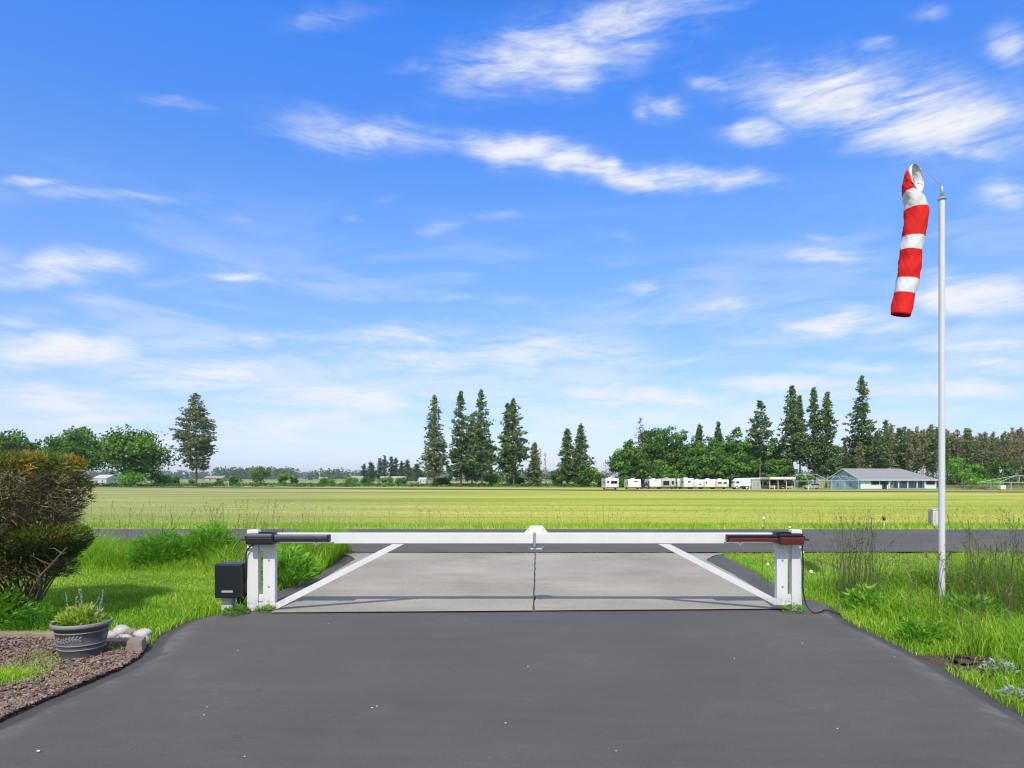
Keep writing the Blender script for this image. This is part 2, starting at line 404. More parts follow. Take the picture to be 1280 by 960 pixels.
    f3 = noise(nt, 4.2, 4, .6, mp2.outputs[0], .5)
    low = maprange(nt, EL, .42, .02, 0, 1, 'LINEAR')
    veil = math_(nt, 'MULTIPLY', math_(nt, 'MULTIPLY', maprange(nt, f3.outputs['Fac'], .40, .70), low), VEIL)
    over = math_(nt, 'MULTIPLY', maprange(nt, f3.outputs['Fac'], .30, .60), math_(nt, 'MAXIMUM', maprange(nt, EL, .66, .95), maprange(nt, Y, .1, -.4)))   # broken white cloud added out of view, overhead and behind, as neutral fill
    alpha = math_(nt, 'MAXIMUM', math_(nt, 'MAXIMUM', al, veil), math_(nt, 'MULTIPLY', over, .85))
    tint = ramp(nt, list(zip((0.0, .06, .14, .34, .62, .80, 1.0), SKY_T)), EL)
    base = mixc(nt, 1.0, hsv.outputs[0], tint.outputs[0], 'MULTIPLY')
    cl = mixc(nt, alpha, base, tuple(c / STR for c in CLOUD_COL))
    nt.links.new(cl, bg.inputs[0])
    w.cycles.sampling_method = 'MANUAL'; w.cycles.sample_map_resolution = 512
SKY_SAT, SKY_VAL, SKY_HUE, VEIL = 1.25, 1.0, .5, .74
SKY_T = [(.49, .55, .85), (.66, .63, .90), (.95, .80, 1.0), (1.34, 1.10, 1.20), (.86, 1.20, 1.74), (.85, .90, .92), (.75, .68, .52)]  # last two stops: unseen upper sky warmed for neutral fill
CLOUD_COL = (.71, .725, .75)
CLOUDS = [  # end points and half thickness of each cloud as it stands in the sky, with its density
    (560, 95, 790, 60, 26, .95), (640, 60, 900, 5, 26, .75), (660, 112, 760, 95, 12, .8), (490, 80, 560, 75, 9, .4),
    (570, 178, 760, 206, 13, 1.1), (600, 185, 945, 238, 11, 1.15), (340, 152, 570, 178, 17, .72),
    (900, 110, 1180, 125, 30, 1.0), (1000, 130, 1290, 165, 33, 1.15), (1130, 175, 1290, 185, 16, .9), (795, 118, 860, 145, 12, .75), (890, 165, 990, 160, 14, .8),
    (1070, 65, 1130, 55, 10, .65), (1140, 15, 1180, 20, 9, .6), (1225, 50, 1300, 60, 22, .75), (1200, 245, 1300, 238, 18, .9), (850, 98, 905, 100, 8, .5),
    (-10, 335, 165, 322, 14, .8), (0, 352, 110, 348, 10, .7), (-10, 440, 165, 432, 14, .95), (-10, 415, 60, 400, 12, .5), (-10, 222, 90, 228, 7, .6), (20, 238, 250, 250, 9, .55),
    (262, 339, 362, 345, 6, .95), (430, 425, 600, 420, 9, .6), (415, 458, 620, 455, 10, .6), (560, 435, 790, 455, 20, .62), (300, 425, 345, 428, 8, .5),
    (860, 375, 960, 385, 9, .6), (930, 405, 1130, 410, 12, .75), (1120, 370, 1290, 365, 22, .82), (965, 325, 1100, 322, 9, .85), (1000, 305, 1060, 305, 6, .5),
    (1140, 345, 1290, 342, 12, .6), (1150, 437, 1290, 435, 8, .65), (1160, 460, 1290, 458, 7, .6),
    (180, 470, 340, 472, 10, .8), (300, 490, 540, 500, 11, .8), (-10, 497, 190, 505, 13, .7), (100, 455, 420, 462, 9, .6), (-20, 520, 260, 528, 9, .6), (420, 480, 640, 486, 8, .6), (560, 545, 800, 548, 9, .5), (200, 548, 460, 550, 10, .5), (900, 520, 1200, 524, 10, .55), (1000, 460, 1150, 466, 7, .5), (250, 520, 500, 532, 12, .7), (700, 495, 890, 500, 9, .8), (640, 520, 860, 528, 12, .6),
    (880, 480, 1080, 484, 7, .7), (1100, 495, 1290, 493, 9, .7), (520, 285, 590, 280, 9, .45), (570, 270, 680, 262, 8, .35), (450, 246, 512, 250, 6, .4), (285, 268, 315, 270, 7, .45),
    (780, 357, 830, 360, 7, .5), (335, 35, 470, 15, 9, .4), (165, 125, 270, 142, 7, .4), (760, 290, 810, 292, 6, .3), (420, 270, 460, 275, 5, .3),
]
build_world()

# ------------------------------------------------------------------ ground, drive, taxiway, runway
def ground_mat():
    m, nt, p, out = new_mat('grass_ground')
    t = nt.nodes.new('ShaderNodeTexCoord'); sep = nt.nodes.new('ShaderNodeSeparateXYZ'); nt.links.new(t.outputs['Object'], sep.inputs[0])
    X, Y, Z = sep.outputs
    fine = noise(nt, 9, 6, .7, coords(nt, (1, 1, 1)))
    patch = noise(nt, .55, 5, .6, coords(nt))
    lawn = ramp(nt, [(.25, (.055, .10, .012)), (.5, (.085, .18, .014)), (.75, (.15, .235, .03))], math_(nt, 'ADD', math_(nt, 'MULTIPLY', fine.outputs['Fac'], .5), math_(nt, 'MULTIPLY', patch.outputs['Fac'], .5)))
    # mown swaths of the airfield: long bands running across, dried and greener ones
    sw = noise(nt, 1.0, 5, .62, coords(nt, (.016, .10, 1), rot=(0, 0, .03)), .6)
    sw2 = noise(nt, 1.0, 4, .6, coords(nt, (.02, .42, 1), rot=(0, 0, .05)), .3)
    big = noise(nt, .03, 4, .55, coords(nt, (.7, 1.8, 1)), .6)
    gr = noise(nt, 3.0, 6, .75, coords(nt, (.35, 1.6, 1)))
    v = math_(nt, 'ADD', math_(nt, 'ADD', math_(nt, 'MULTIPLY', sw.outputs['Fac'], .44), math_(nt, 'MULTIPLY', sw2.outputs['Fac'], .27)),
              math_(nt, 'ADD', math_(nt, 'MULTIPLY', big.outputs['Fac'], .22), math_(nt, 'MULTIPLY', gr.outputs['Fac'], .07)))
    dry = ramp(nt, [(.37, (.18, .28, .028)), (.46, (.31, .36, .046)), (.53, (.44, .43, .085)), (.60, (.58, .51, .17))], v)
    # uneven light painted into the colour: field duller and greyer west of the gate
    dull = ramp(nt, [(.38, (.16, .22, .050)), (.48, (.26, .285, .086)), (.60, (.45, .41, .175))], v)
    ang = math_(nt, 'DIVIDE', X, math_(nt, 'ADD', Y, 6.0))
    west = maprange(nt, math_(nt, 'ADD', ang, math_(nt, 'MULTIPLY_ADD', big.outputs['Fac'], .3, -.15)), .12, -.45)
    field = mixc(nt, west, dry.outputs[0], dull.outputs[0])
    farm = ramp(nt, [(.36, (.11, .17, .05)), (.45, (.20, .24, .085)), (.53, (.34, .31, .17)), (.62, (.15, .20, .07))], noise(nt, 1, 4, .5, coords(nt, (.0022, .009, 1))).outputs['Fac'])
    isfield = maprange(nt, Y, 17.0, 18.0)
    c = mixc(nt, isfield, lawn.outputs[0], field)
    # rough green verge beyond the runway and open farmland after that
    rough = maprange(nt, math_(nt, 'ADD', Y, math_(nt, 'MULTIPLY', X, .52)), 175, 190)
    verge = ramp(nt, [(.35, (.10, .19, .022)), (.6, (.19, .26, .04))], fine.outputs['Fac'])
    c = mixc(nt, math_(nt, 'MULTIPLY', rough, .8), c, verge.outputs[0])
    c = mixc(nt, maprange(nt, Y, 290, 380), c, farm.outputs[0])
    nt.links.new(c, p.inputs['Base Color']); p.inputs['Roughness'].default_value = .95; p.inputs['Specular IOR Level'].default_value = .1
    bump(nt, p, gr.outputs['Fac'], .25, .03)
    return m
def ground():
    ys = np.concatenate([np.array([-900, -300, -100, -50, -20]), np.arange(-12, 24, .5), 24 * np.exp(np.linspace(.02, np.log(4400 / 24), 90))])
    t = np.concatenate([np.arange(-12, 12.1, .5), 12 * np.exp(np.linspace(.05, np.log(4400 / 12), 46))]); xs = np.unique(np.concatenate([-t[t > 12], t]))
    Xg, Yg = np.meshgrid(xs, ys); Z = terrain(Xg, Yg)
    Z = Z - .03 * ((np.abs(Xg) < 4.6) & (Yg < 13.6))
    near = (np.abs(Xg) > 5) & (Yg < 14) & (Yg > -12) & (np.abs(Xg) < 40)
    Z = Z + np.where(near, .03 * wob(Xg, Yg, .8), 0)
    mb = MB(); V = np.stack([Xg, Yg, Z], -1).reshape(-1, 3); n = len(xs)
    i = np.arange(len(ys) - 1)[:, None]; j = np.arange(n - 1)[None]
    mb.add(V, np.stack([i * n + j, i * n + j + 1, (i + 1) * n + j + 1, (i + 1) * n + j], -1).reshape(-1, 4))
    tag(mb.build('ground', ground_mat(), smooth_=True), kind='structure')
ground()

# edges of the asphalt drive (with the flares beside the concrete apron)
LEFT = [G(*p) for p in [(0, 895), (60, 868), (150, 832), (178, 815), (190, 795), (215, 778), (240, 769), (270, 764), (300, 757), (312, 752), (343, 738), (395, 717), (427, 694)]]
RIGHT = [G(*p) for p in [(1280, 886), (1225, 852), (1175, 825), (1112, 795), (1070, 777), (1050, 761), (1032, 752), (1005, 746), (970, 728), (945, 712), (908, 694)]]
LEFT = [(-3.3, -8.0), (-3.42, 2.0)] + LEFT; RIGHT = [(3.4, -8.0), (3.5, 2.5)] + RIGHT
_ly, _lx = np.array([p[1] for p in LEFT]), np.array([p[0] for p in LEFT])
_ry, _rx = np.array([p[1] for p in RIGHT]), np.array([p[0] for p in RIGHT])
def xl(y): return np.interp(y, _ly, _lx)
def xr(y): return np.interp(y, _ry, _rx)
def asphalt_mat():
    m, nt, p, out = new_mat('sealed_asphalt'); v = coords(nt)
    big = noise(nt, .5, 4, .55, v); fine = noise(nt, 260, 3, .7, v); speck = noise(nt, 62, 4, .65, v)
    brush = noise(nt, 1.0, 6, .62, coords(nt, (.8, 7.0, 1), rot=(0, 0, .06)), .5)
    swirl = noise(nt, .75, 6, .65, v, 1.8)
    c = ramp(nt, [(.25, (.056, .053, .049)), (.5, (.078, .074, .068)), (.76, (.112, .106, .097))], math_(nt, 'ADD', math_(nt, 'MULTIPLY', big.outputs['Fac'], .44), math_(nt, 'ADD', math_(nt, 'ADD', math_(nt, 'MULTIPLY', fine.outputs['Fac'], .2), math_(nt, 'MULTIPLY', speck.outputs['Fac'], .34)), math_(nt, 'MULTIPLY', brush.outputs['Fac'], .24)))).outputs[0]
    # dust dried into the brushed sealer
    c = mixc(nt, math_(nt, 'MULTIPLY', maprange(nt, swirl.outputs['Fac'], .52, .75), .20), c, (.15, .142, .132))
    c = mixc(nt, math_(nt, 'MULTIPLY', maprange(nt, math_(nt, 'MULTIPLY', speck.outputs['Fac'], fine.outputs['Fac']), .34, .48), .42), c, (.26, .25, .245))
    rid = noise(nt, .9, 5, .6, coords(nt, (1, 1.3, 1), loc=(7, 3, 0)), 2.2)   # hairline strokes of the brushed sealer
    stroke = math_(nt, 'MULTIPLY', maprange(nt, math_(nt, 'ABSOLUTE', math_(nt, 'SUBTRACT', rid.outputs['Fac'], .5)), .011, .0), maprange(nt, big.outputs['Fac'], .42, .62))
    c = mixc(nt, math_(nt, 'MULTIPLY', stroke, .16), c, (.20, .19, .175))
    crack = nt.nodes.new('ShaderNodeTexVoronoi'); crack.feature = 'DISTANCE_TO_EDGE'; crack.inputs['Scale'].default_value = .34
    wv = nt.nodes.new('ShaderNodeVectorMath'); wv.operation = 'MULTIPLY_ADD'; nt.links.new(noise(nt, 2.4, 5, .65, v).outputs['Color'], wv.inputs[0]); wv.inputs[1].default_value = (.7, .7, 0); nt.links.new(v, wv.inputs[2]); nt.links.new(wv.outputs[0], crack.inputs['Vector'])
    c = mixc(nt, math_(nt, 'MULTIPLY', math_(nt, 'MULTIPLY', maprange(nt, crack.outputs['Distance'], .006, .001), maprange(nt, brush.outputs['Fac'], .5, .62)), .35), c, (.035, .034, .033))
    edge = attr(nt)   # pale worn ridge along the shoulder, clean tar on the slope
    wn = noise(nt, 2.6, 7, .72, v); wear = math_(nt, 'MULTIPLY', maprange(nt, edge, .35, .72), maprange(nt, wn.outputs['Fac'], .42, .66))
    c = mixc(nt, math_(nt, 'MULTIPLY', wear, .36), c, (.27, .262, .25))
    c = mixc(nt, math_(nt, 'MULTIPLY', maprange(nt, edge, .80, .92), .75), c, (.050, .048, .045))
    nt.links.new(c, p.inputs['Base Color']); p.inputs['Roughness'].default_value = .75; p.inputs['Specular IOR Level'].default_value = .35
    bump(nt, p, math_(nt, 'ADD', fine.outputs['Fac'], speck.outputs['Fac']), .5, .005)
    return m
def driveway():
    ys = np.concatenate([np.arange(-8, 3, .5), np.arange(3, 13.6, .08)]); mb = MB(); rows = []; tints = []
    k = np.array([0, .12, .22, .30, .42, .75]); kz = np.array([-.058, -.040, -.016, -.004, 0, 0]); kt = np.array([1, .97, .85, .62, .45, .0])
    for y in ys:
        a, b = float(xl(y)) - .04 + .015 * wob(y, 3.3, 3), float(xr(y)) + .04 + .015 * wob(y, 1.3, 3)
        flare = float(smooth(7.7, 8.3, y)); kk = k * (1 - .55 * flare)
        xsL = a + kk; xsR = b - kk[::-1]
        mid = np.linspace(xsL[-1], xsR[0], 14)[1:-1]
        xs = np.concatenate([xsL, mid, xsR]); z = np.concatenate([kz, np.zeros(12), kz[::-1]])
        z = z + .006 * wob(xs, y, .5) - .006 * wob(0, 0)
        rows.append(np.c_[xs, np.full(len(xs), y), z]); tints.append(np.concatenate([kt, np.zeros(12), kt[::-1]]))
    R = np.array(rows); n = R.shape[1]; Tn = np.array(tints)
    i = np.arange(len(ys) - 1)[:, None]; j = np.arange(n - 1)[None]
    ft = .25 * (Tn[:-1, :-1] + Tn[1:, :-1] + Tn[:-1, 1:] + Tn[1:, 1:])
    mb.add(R.reshape(-1, 3), np.stack([i * n + j, i * n + j + 1, (i + 1) * n + j + 1, (i + 1) * n + j], -1).reshape(-1, 4), ft.ravel())
    o = mb.build('driveway', asphalt_mat(), smooth_=True)
    me = o.data; me.attributes.remove(me.attributes['tint']); at = me.attributes.new('tint', 'FLOAT', 'POINT'); at.data.foreach_set('value', Tn.ravel().astype(np.float32))
    tag(o, kind='structure')
driveway()
def concrete_mat():
    m, nt, p, out = new_mat('old_concrete'); v = coords(nt)
    big = noise(nt, .6, 5, .6, v); fine = noise(nt, 120, 4, .8, v); agg = noise(nt, 38, 3, .7, v); st = noise(nt, 1, 6, .65, coords(nt, (.35, 5, 1)), .4)
    val = math_(nt, 'ADD', math_(nt, 'ADD', math_(nt, 'MULTIPLY', big.outputs['Fac'], .36), math_(nt, 'MULTIPLY', agg.outputs['Fac'], .27)), math_(nt, 'ADD', math_(nt, 'MULTIPLY', fine.outputs['Fac'], .24), math_(nt, 'MULTIPLY', st.outputs['Fac'], .13)))
    c = ramp(nt, [(.36, (.20, .178, .142)), (.5, (.31, .282, .232)), (.64, (.44, .40, .33))], val).outputs[0]
    vor = nt.nodes.new('ShaderNodeTexVoronoi'); vor.inputs['Scale'].default_value = 55; nt.links.new(v, vor.inputs[0])
    c = mixc(nt, math_(nt, 'MULTIPLY', maprange(nt, vor.outputs['Distance'], .28, .12), math_(nt, 'MULTIPLY', maprange(nt, agg.outputs['Fac'], .5, .65), .45)), c, (.10, .095, .085))
    nt.links.new(c, p.inputs['Base Color']); p.inputs['Roughness'].default_value = .9
    bump(nt, p, fine.outputs['Fac'], .4, .004); return m
M['concrete'] = concrete_mat()
def apron():
    # two slabs poured side by side, a 12 mm open joint between them; they flare where they meet the taxiway
    (ax, ay), (bx, by) = G(338, 767), G(988, 762)
    Lp = [(ax, ay), G(372, 743), G(408, 722), G(444, 700)]; Rp = [(bx, by), G(955, 742), G(915, 718), G(882, 701)]
    ltop = [G(438, 695.5), (G(418, 693.5)[0], 13.78)]; rtop = [G(890, 696), (G(908, 693.5)[0], 13.72)]
    jx0, jx1 = G(667, 764)[0], G(669, 692)[0]; y0j = ay + (by - ay) * (jx0 - ax) / (bx - ax)
    ysj = np.linspace(y0j, 13.75, 40); jit = .008 * wob(ysj, 0, 4)
    jl = [(jx0 + (jx1 - jx0) * t - .011 + d, y) for t, y, d in zip(np.linspace(0, 1, 40), ysj, jit)]
    jr = [(x + .024 + .006 * math.sin(9 * y), y) for x, y in jl]
    def edgej(pts, n=30):
        pts = np.array(pts); d = np.r_[0, np.cumsum(np.hypot(*np.diff(pts, axis=0).T))]; s = np.linspace(0, d[-1], n)
        return [(float(np.interp(t, d, pts[:, 0])) + .012 * float(wob(t, 2, 5)), float(np.interp(t, d, pts[:, 1]))) for t in s]
    for a, b in ((edgej(Lp + ltop), jl), (jr, edgej(Rp + rtop))):
        A, B = np.array(a), np.array(b); n = 40; s = np.linspace(0, 1, n)
        ia = np.c_[np.interp(s, np.linspace(0, 1, len(A)), A[:, 0]), np.interp(s, np.linspace(0, 1, len(A)), A[:, 1])]
        ib = np.c_[np.interp(s, np.linspace(0, 1, len(B)), B[:, 0]), np.interp(s, np.linspace(0, 1, len(B)), B[:, 1])]
        mb = MB(); V = []
        for t in np.linspace(0, 1, 8): V.append(np.c_[ia * (1 - t) + ib * t, np.full(n, .014)])
        V = np.array(V); i = np.arange(7)[:, None]; j = np.arange(n - 1)[None]
        mb.add(V.reshape(-1, 3), np.stack([i * n + j, (i + 1) * n + j, (i + 1) * n + j + 1, i * n + j + 1], -1).reshape(-1, 4))
        tag(mb.build('concrete_apron', M['concrete']), kind='structure')
apron()
def taxi_mat(name, a, b, d):
    m, nt, p, out = new_mat(name); v = coords(nt)
    n1 = noise(nt, 1, 6, .65, coords(nt, (.35, 1.4, 1)), .4); n2 = noise(nt, 130, 3, .7, v); n3 = noise(nt, 24, 3, .7, v)
    val = math_(nt, 'ADD', math_(nt, 'MULTIPLY', n1.outputs['Fac'], .34), math_(nt, 'ADD', math_(nt, 'MULTIPLY', n2.outputs['Fac'], .28), math_(nt, 'MULTIPLY', n3.outputs['Fac'], .38)))
    c = ramp(nt, [(.36, a), (.52, b), (.68, d)], val)
    nt.links.new(c.outputs[0], p.inputs['Base Color']); p.inputs['Roughness'].default_value = .9; bump(nt, p, n2.outputs['Fac'], .4, .005); return m
def strip(name, near, far, z, mat, n=120, rag=.05):
    A, B = np.array(near, float), np.array(far, float); s = np.linspace(0, 1, n)[:, None]
    a = A[0] + (A[1] - A[0]) * s; b = B[0] + (B[1] - B[0]) * s
    a[:, 1] += rag * wob(a[:, 0], 1, 2.3) ; b[:, 1] += rag * wob(b[:, 0], 5, 1.9)
    V = []
    for t in (0, .33, .66, 1):
        p = a * (1 - t) + b * t; V.append(np.c_[p, terrain(p[:, 0], p[:, 1]) + z])
    V = np.array(V); i = np.arange(3)[:, None]; j = np.arange(n - 1)[None]
    mb = MB(); mb.add(V.reshape(-1, 3), np.stack([i * n + j, i * n + j + 1, (i + 1) * n + j + 1, (i + 1) * n + j], -1).reshape(-1, 4))
    return tag(mb.build(name, mat, smooth_=True), kind='structure')
strip('taxiway', ((-60, 13.3), (60, 14.8)), ((-60, 21.0), (60, 20.2)), .045, taxi_mat('worn_taxiway_asphalt', (.054, .050, .043), (.098, .090, .078), (.168, .155, .134)), 600, .05)
def runline(t):   # the runway crosses the field at a slant
    return np.array([-160 + 260 * t, 206 - 110 * t])
strip('runway', (runline(-.6), runline(1.5)), (runline(-.6) + (4, 13), runline(1.5) + (4, 13)), .06, taxi_mat('runway_asphalt', (.05, .05, .05), (.085, .085, .085), (.11, .11, .11)), 120, .1)

# ------------------------------------------------------------------ the swing gate
GYD = 7.76
def gx(px): return PX(px, GYD)
def gz(py): return PZ(py, GYD)
def gate_post(label, p0, p1, ptop, pbot, inner):
    xc = (gx(p0) + gx(p1)) / 2; w = gx(p1) - gx(p0); h = gz(ptop)
    t = thing('gate_post', label, 'gate post', (xc, GYD + .045, -.02), group='posts of the swing gate')
    mb = MB(); box(mb, (0, 0, h / 2), (w, .085, h - .04), ch=.008); mb.build('post', M['white_paint'], t)
    mb = MB(); box(mb, (0, 0, h - .012), (w + .008, .093, .05), ch=.012); mb.build('cap', M['white_paint'], t)
    s = 1 if inner > 0 else -1      # lugs that carry the lower and the upper pivot of the leaf
    mb = MB(); box(mb, (s * (w / 2 + .03), 0, gz(748) + .02), (.055, .06, .085), ch=.006); mb.build('hinge', M['white_paint'], t)
    mb = MB(); box(mb, (s * (w / 2 + .03), 0, gz(683) + .02), (.055, .06, .04), ch=.005); mb.build('hinge', M['white_paint'], t)
    return t
gate_post('white square gate post beside the black control box, carrying the black opener', 308.5, 322.5, 661.5, 768, 1)
gate_post('white square gate post at the grassy verge, carrying the dark red opener', 990, 1002.5, 661.5, 760, -1)
def gate_leaf(label, s, pin, pout, stile, brace_top, z_bot, with_plate):
    """s = +1: hinged on its west end"""
    t = thing('gate_leaf', label, 'gate leaf', (gx(pin), GYD + .045, 0), group='leaves of the swing gate')
    X = lambda p: gx(p) - gx(pin)
    a, b = sorted((X(pin), X(pout))); mb = MB()
    z0, z1 = gz(679.5), gz(666.3)
    box(mb, ((a + b) / 2, .0, (z0 + z1) / 2), (b - a, .075, z1 - z0), ch=.006); mb.build('top_bar', M['white_paint'], t)
    a, b = sorted((X(stile[0]), X(stile[1]))); zb = gz(z_bot)
    mb = MB(); box(mb, ((a + b) / 2, -.002, (zb + z0) / 2 - .001), (b - a, .08, z0 - zb - .002), ch=.007)
    ia = X(stile[0]); box(mb, (ia - s * .045, 0, zb + .045), (.088, .05, .075), ch=.005)
    mb.build('stile', M['white_paint'], t)
    # diagonal brace of flat square tube from the foot of the stile up to the bar
    x0 = X(stile[1]) - s * .002; x1 = X(brace_top); zt = z0 - .002; zbm = zb + .075
    dx, dz = x1 - x0, zt - zbm; L = math.hypot(dx, dz); th = .066; hw = th * L / abs(dx)
    out = [(x0, zbm - hw), (x1 + s * .10, zt), (x1, zt), (x0, zbm + .0)]
    out = [(x0, zb + .002), (x0 + s * .02, zb + .002), (x1 + s * .055, zt), (x1 - s * .085, zt), (x0, zb + .075)]
    if s < 0: out = out[::-1]
    mb = MB(); prism_xz(mb, out, -.03, .03); mb.build('brace', M['white_paint'], t)
    for zz in (.30, .62):   # heads of the through bolts of the stile
        mb = MB(); tube(mb, [((a + b) / 2, -.041, zz), ((a + b) / 2, -.051, zz)], .012, 6); mb.build('bolt', M['galv'], t)
    if with_plate:
        mb = MB(); o = [(X(664), gz(687.5)), (X(677), gz(687.5)), (X(685), gz(680.5)), (X(685), gz(666)), (X(678), gz(657.5)), (X(664), gz(657.5)), (X(656), gz(666)), (X(656), gz(680.5))]
        prism_xz(mb, o, .042, .055)
        prism_xz(mb, [(X(664), gz(687.5)), (X(677), gz(687.5)), (X(678.5), gz(686)), (X(662.5), gz(686))], .02, .0449)
        mb.build('latch_plate', M['white_paint'], t)
        for bx_, bz_ in ((661, 662.5), (679, 662.5)):
            mb = MB(); tube(mb, [(X(bx_), .043, gz(bz_)), (X(bx_), .034, gz(bz_))], .009, 6); mb.build('bolt', M['galv'], t)
        mb = MB(); xx = X(668.2); tube(mb, [(xx, -.045, gz(683)), (xx, -.045, gz(665.6))], .016, 14); box(mb, (xx, -.0, gz(683.5)), (.03, .10, .012), ch=.003)
        mb.build('drop_pin', M['galv'], t)
    return t
gate_leaf('white gate leaf hinged beside the control box, its bar under the black opener', 1, 324, 666.4, (328.5, 343.5), 500, 762, False)
gate_leaf('white gate leaf with the octagonal latch plate, its bar under the dark red opener', -1, 987, 667.6, (985, 971.5), 828, 757, True)

def opener(label, s, px_out, px_mid, px_in, mats, cable, cable_label):
    """linear gate opener: motor housing at the post, slim drive tube along the bar"""
    Yo = GYD - .115; k = lambda p: PX(p, Yo); z = lambda p: PZ(p, Yo)
    t = thing('gate_opener', label, 'gate opener', (k(px_out), Yo, z(674)), group='gate opener arms')
    X = lambda p: k(p) - k(px_out); Z = lambda p: z(p) - z(674)
    lo, hi = mats
    a, b = sorted((X(px_out), X(px_mid)))
    mb = MB(); box(mb, ((a + b) / 2, 0, (Z(680.5) + Z(671)) / 2), (b - a, .115, Z(671) - Z(680.5)), ch=.016)
    mb.build('motor_housing', lo, t)
    mb = MB(); box(mb, ((a + b) / 2, .004, (Z(671.2) + Z(666.8)) / 2), (b - a - .012, .105, Z(666.8) - Z(671.2)), ch=.018)
    mb.build('housing_top', hi, t)
    c, d = sorted((X(px_mid), X(px_in)))
    mb = MB(); box(mb, ((c + d) / 2, 0, (Z(677.2) + Z(672)) / 2), (d - c, .07, Z(672) - Z(677.2)), ch=.012); mb.build('drive_tube', lo, t)
    mb = MB(); box(mb, ((c + d) / 2, .003, (Z(672.2) + Z(668.2)) / 2), (d - c - .01, .064, Z(668.2) - Z(672.2)), ch=.014); mb.build('tube_cover', hi, t)
    mb = MB(); box(mb, (X(px_in) - s * .008, 0, (Z(668) + Z(677.4)) / 2), (.034, .076, Z(668) - Z(677.4)), ch=.012); mb.build('end_cap', M['black_plastic'], t)
    mb = MB(); box(mb, (X(px_mid), 0, (Z(667.4) + Z(680)) / 2), (.022, .12, Z(667.4) - Z(680)), ch=.008); mb.build('collar', M['black_plastic'], t)
    mb = MB(); p = X(px_in) - s * .16   # bracket that grips the gate bar
    box(mb, (p, .04, Z(679.5)), (.075, .10, .02), ch=.004); tube(mb, [(p, 0, Z(682)), (p, 0, Z(676))], .012, 10)
    mb.build('bar_bracket', M['galv'], t)
    mb = MB()   # rear bracket on the post
    box(mb, (-s * .02, .055, Z(673)), (.06, .03, .05), ch=.004); tube(mb, [(-s * .075, 0, Z(674.5)), (s * .02, 0, Z(674.5))], .013, 10); mb.build('rear_bracket', M['black_plastic'], t)
    mb = MB()
    prism_xz(mb, [(min(s * .13, s * .33), Z(667)), (max(s * .13, s * .33), Z(667)), (max(s * .16, s * .30), Z(664.6)), (min(s * .16, s * .30), Z(664.6))], -.03, .10)
    mb.build('cover_flap', M['black_plastic'], t)
    mb = MB(); tube(mb, cable, .0085, 8); tag(mb.build('power_cable', M['rubber'], smooth_=True), cable_label, 'cable', 'power cables of the gate openers')
    return t
def curve(pts, n=40):
    P = np.array(pts, float); m = len(P)
    out = []
    for i in range(m - 1):
        p0, p1, p2, p3 = P[max(i - 1, 0)], P[i], P[i + 1], P[min(i + 2, m - 1)]
        for t in np.linspace(0, 1, n // (m - 1) + 1, endpoint=(i == m - 2)):
            out.append(.5 * ((2 * p1) + (-p0 + p2) * t + (2 * p0 - 5 * p1 + 4 * p2 - p3) * t * t + (-p0 + 3 * p1 - 3 * p2 + p3) * t ** 3))
    return np.array(out)
yf = GYD - .02
cab1 = curve([(PX(321, yf), yf - .03, gz(679)), (PX(312.5, yf), yf - .02, gz(684)), (PX(308, yf), yf - .01, gz(694)), (PX(307.3, yf), yf + .02, gz(720)), (PX(306.5, yf), yf + .06, gz(740)), (PX(300, yf), yf + .08, gz(752)), (PX(294, yf), yf + .05, -.02)])
opener('slim black gate opener arm with grey top at the control box end', 1, 309, 342.5, 412, (M['black_plastic'], M['grey_metal']), cab1, 'black cable looping down the post beside the control box')
cab2 = curve([(PX(1000, yf), yf - .06, gz(680)), (PX(1001, yf), yf - .04, gz(688)), (PX(1002.5, yf), yf - .03, gz(705)), (PX(1002.8, yf), yf - .02, gz(735)), (PX(1005, yf), yf - .05, gz(753)), (PX(1011, yf), yf - .10, .012),
              (PX(1022, yf), yf - .08, .012), (PX(1034, yf), yf + .03, .012), (PX(1050, yf), yf + .0, -.03)], 64)
opener('dark red and black gate opener arm at the grassy verge end', -1, 1003, 973, 908.5, (M['maroon'], M['black_plastic']), cab2, 'black cable hanging to the asphalt and running off into the verge grass')

# control box on a stub of white timber
def control_box():
    Y = 7.68; xc = PX(285, Y); w = PX(302, Y) - PX(268, Y)
    t = thing('control_box', 'black gate control box on a stub of weathered white timber', 'control box', (xc, Y + .12, -.03))
    z0, z1 = PZ(748, Y) + .03, PZ(705, Y) + .03
    mb = MB(); box(mb, (0, 0, (z0 + z1) / 2), (w, .24, z1 - z0), ch=.018); mb.build('housing', M['black_plastic'], t)
    mb = MB(); box(mb, (0, -.128, (z0 + z1) / 2), (w - .018, .02, z1 - z0 - .02), ch=.008); mb.build('lid', M['black_plastic'], t)
    mb = MB(); box(mb, (.0, -.1405, z0 + .085), (.135, .006, .025), ch=.002); mb.build('badge', M['badge'], t)
    mb = MB(); box(mb, (-.055, .02, z0 / 2 - .002), (.125, .12, z0 + .03), ch=.006); mb.build('stub_post', M['old_wood'], t)
    mb = MB(); tube(mb, curve([(.07, .0, z0 + .02), (.075, .0, .12), (.10, -.02, .05), (.13, -.01, .0)]), .018, 10); mb.build('conduit', M['black_plastic'], t, smooth_=True)
    mb = MB(); tube(mb, curve([(.10, .02, z0 + .02), (.11, .03, .1), (.16, .05, .0)]), .014, 10)
    mb.build('conduit', M['black_plastic'], t, smooth_=True)
    for zz in (.25, .36):   # mounting arms to the gate post
        mb = MB(); box(mb, (w / 2 + .018, .06, z0 + zz - .05), (.04, .05, .05), ch=.004); mb.build('mounting_lug', M['galv'], t)
control_box()

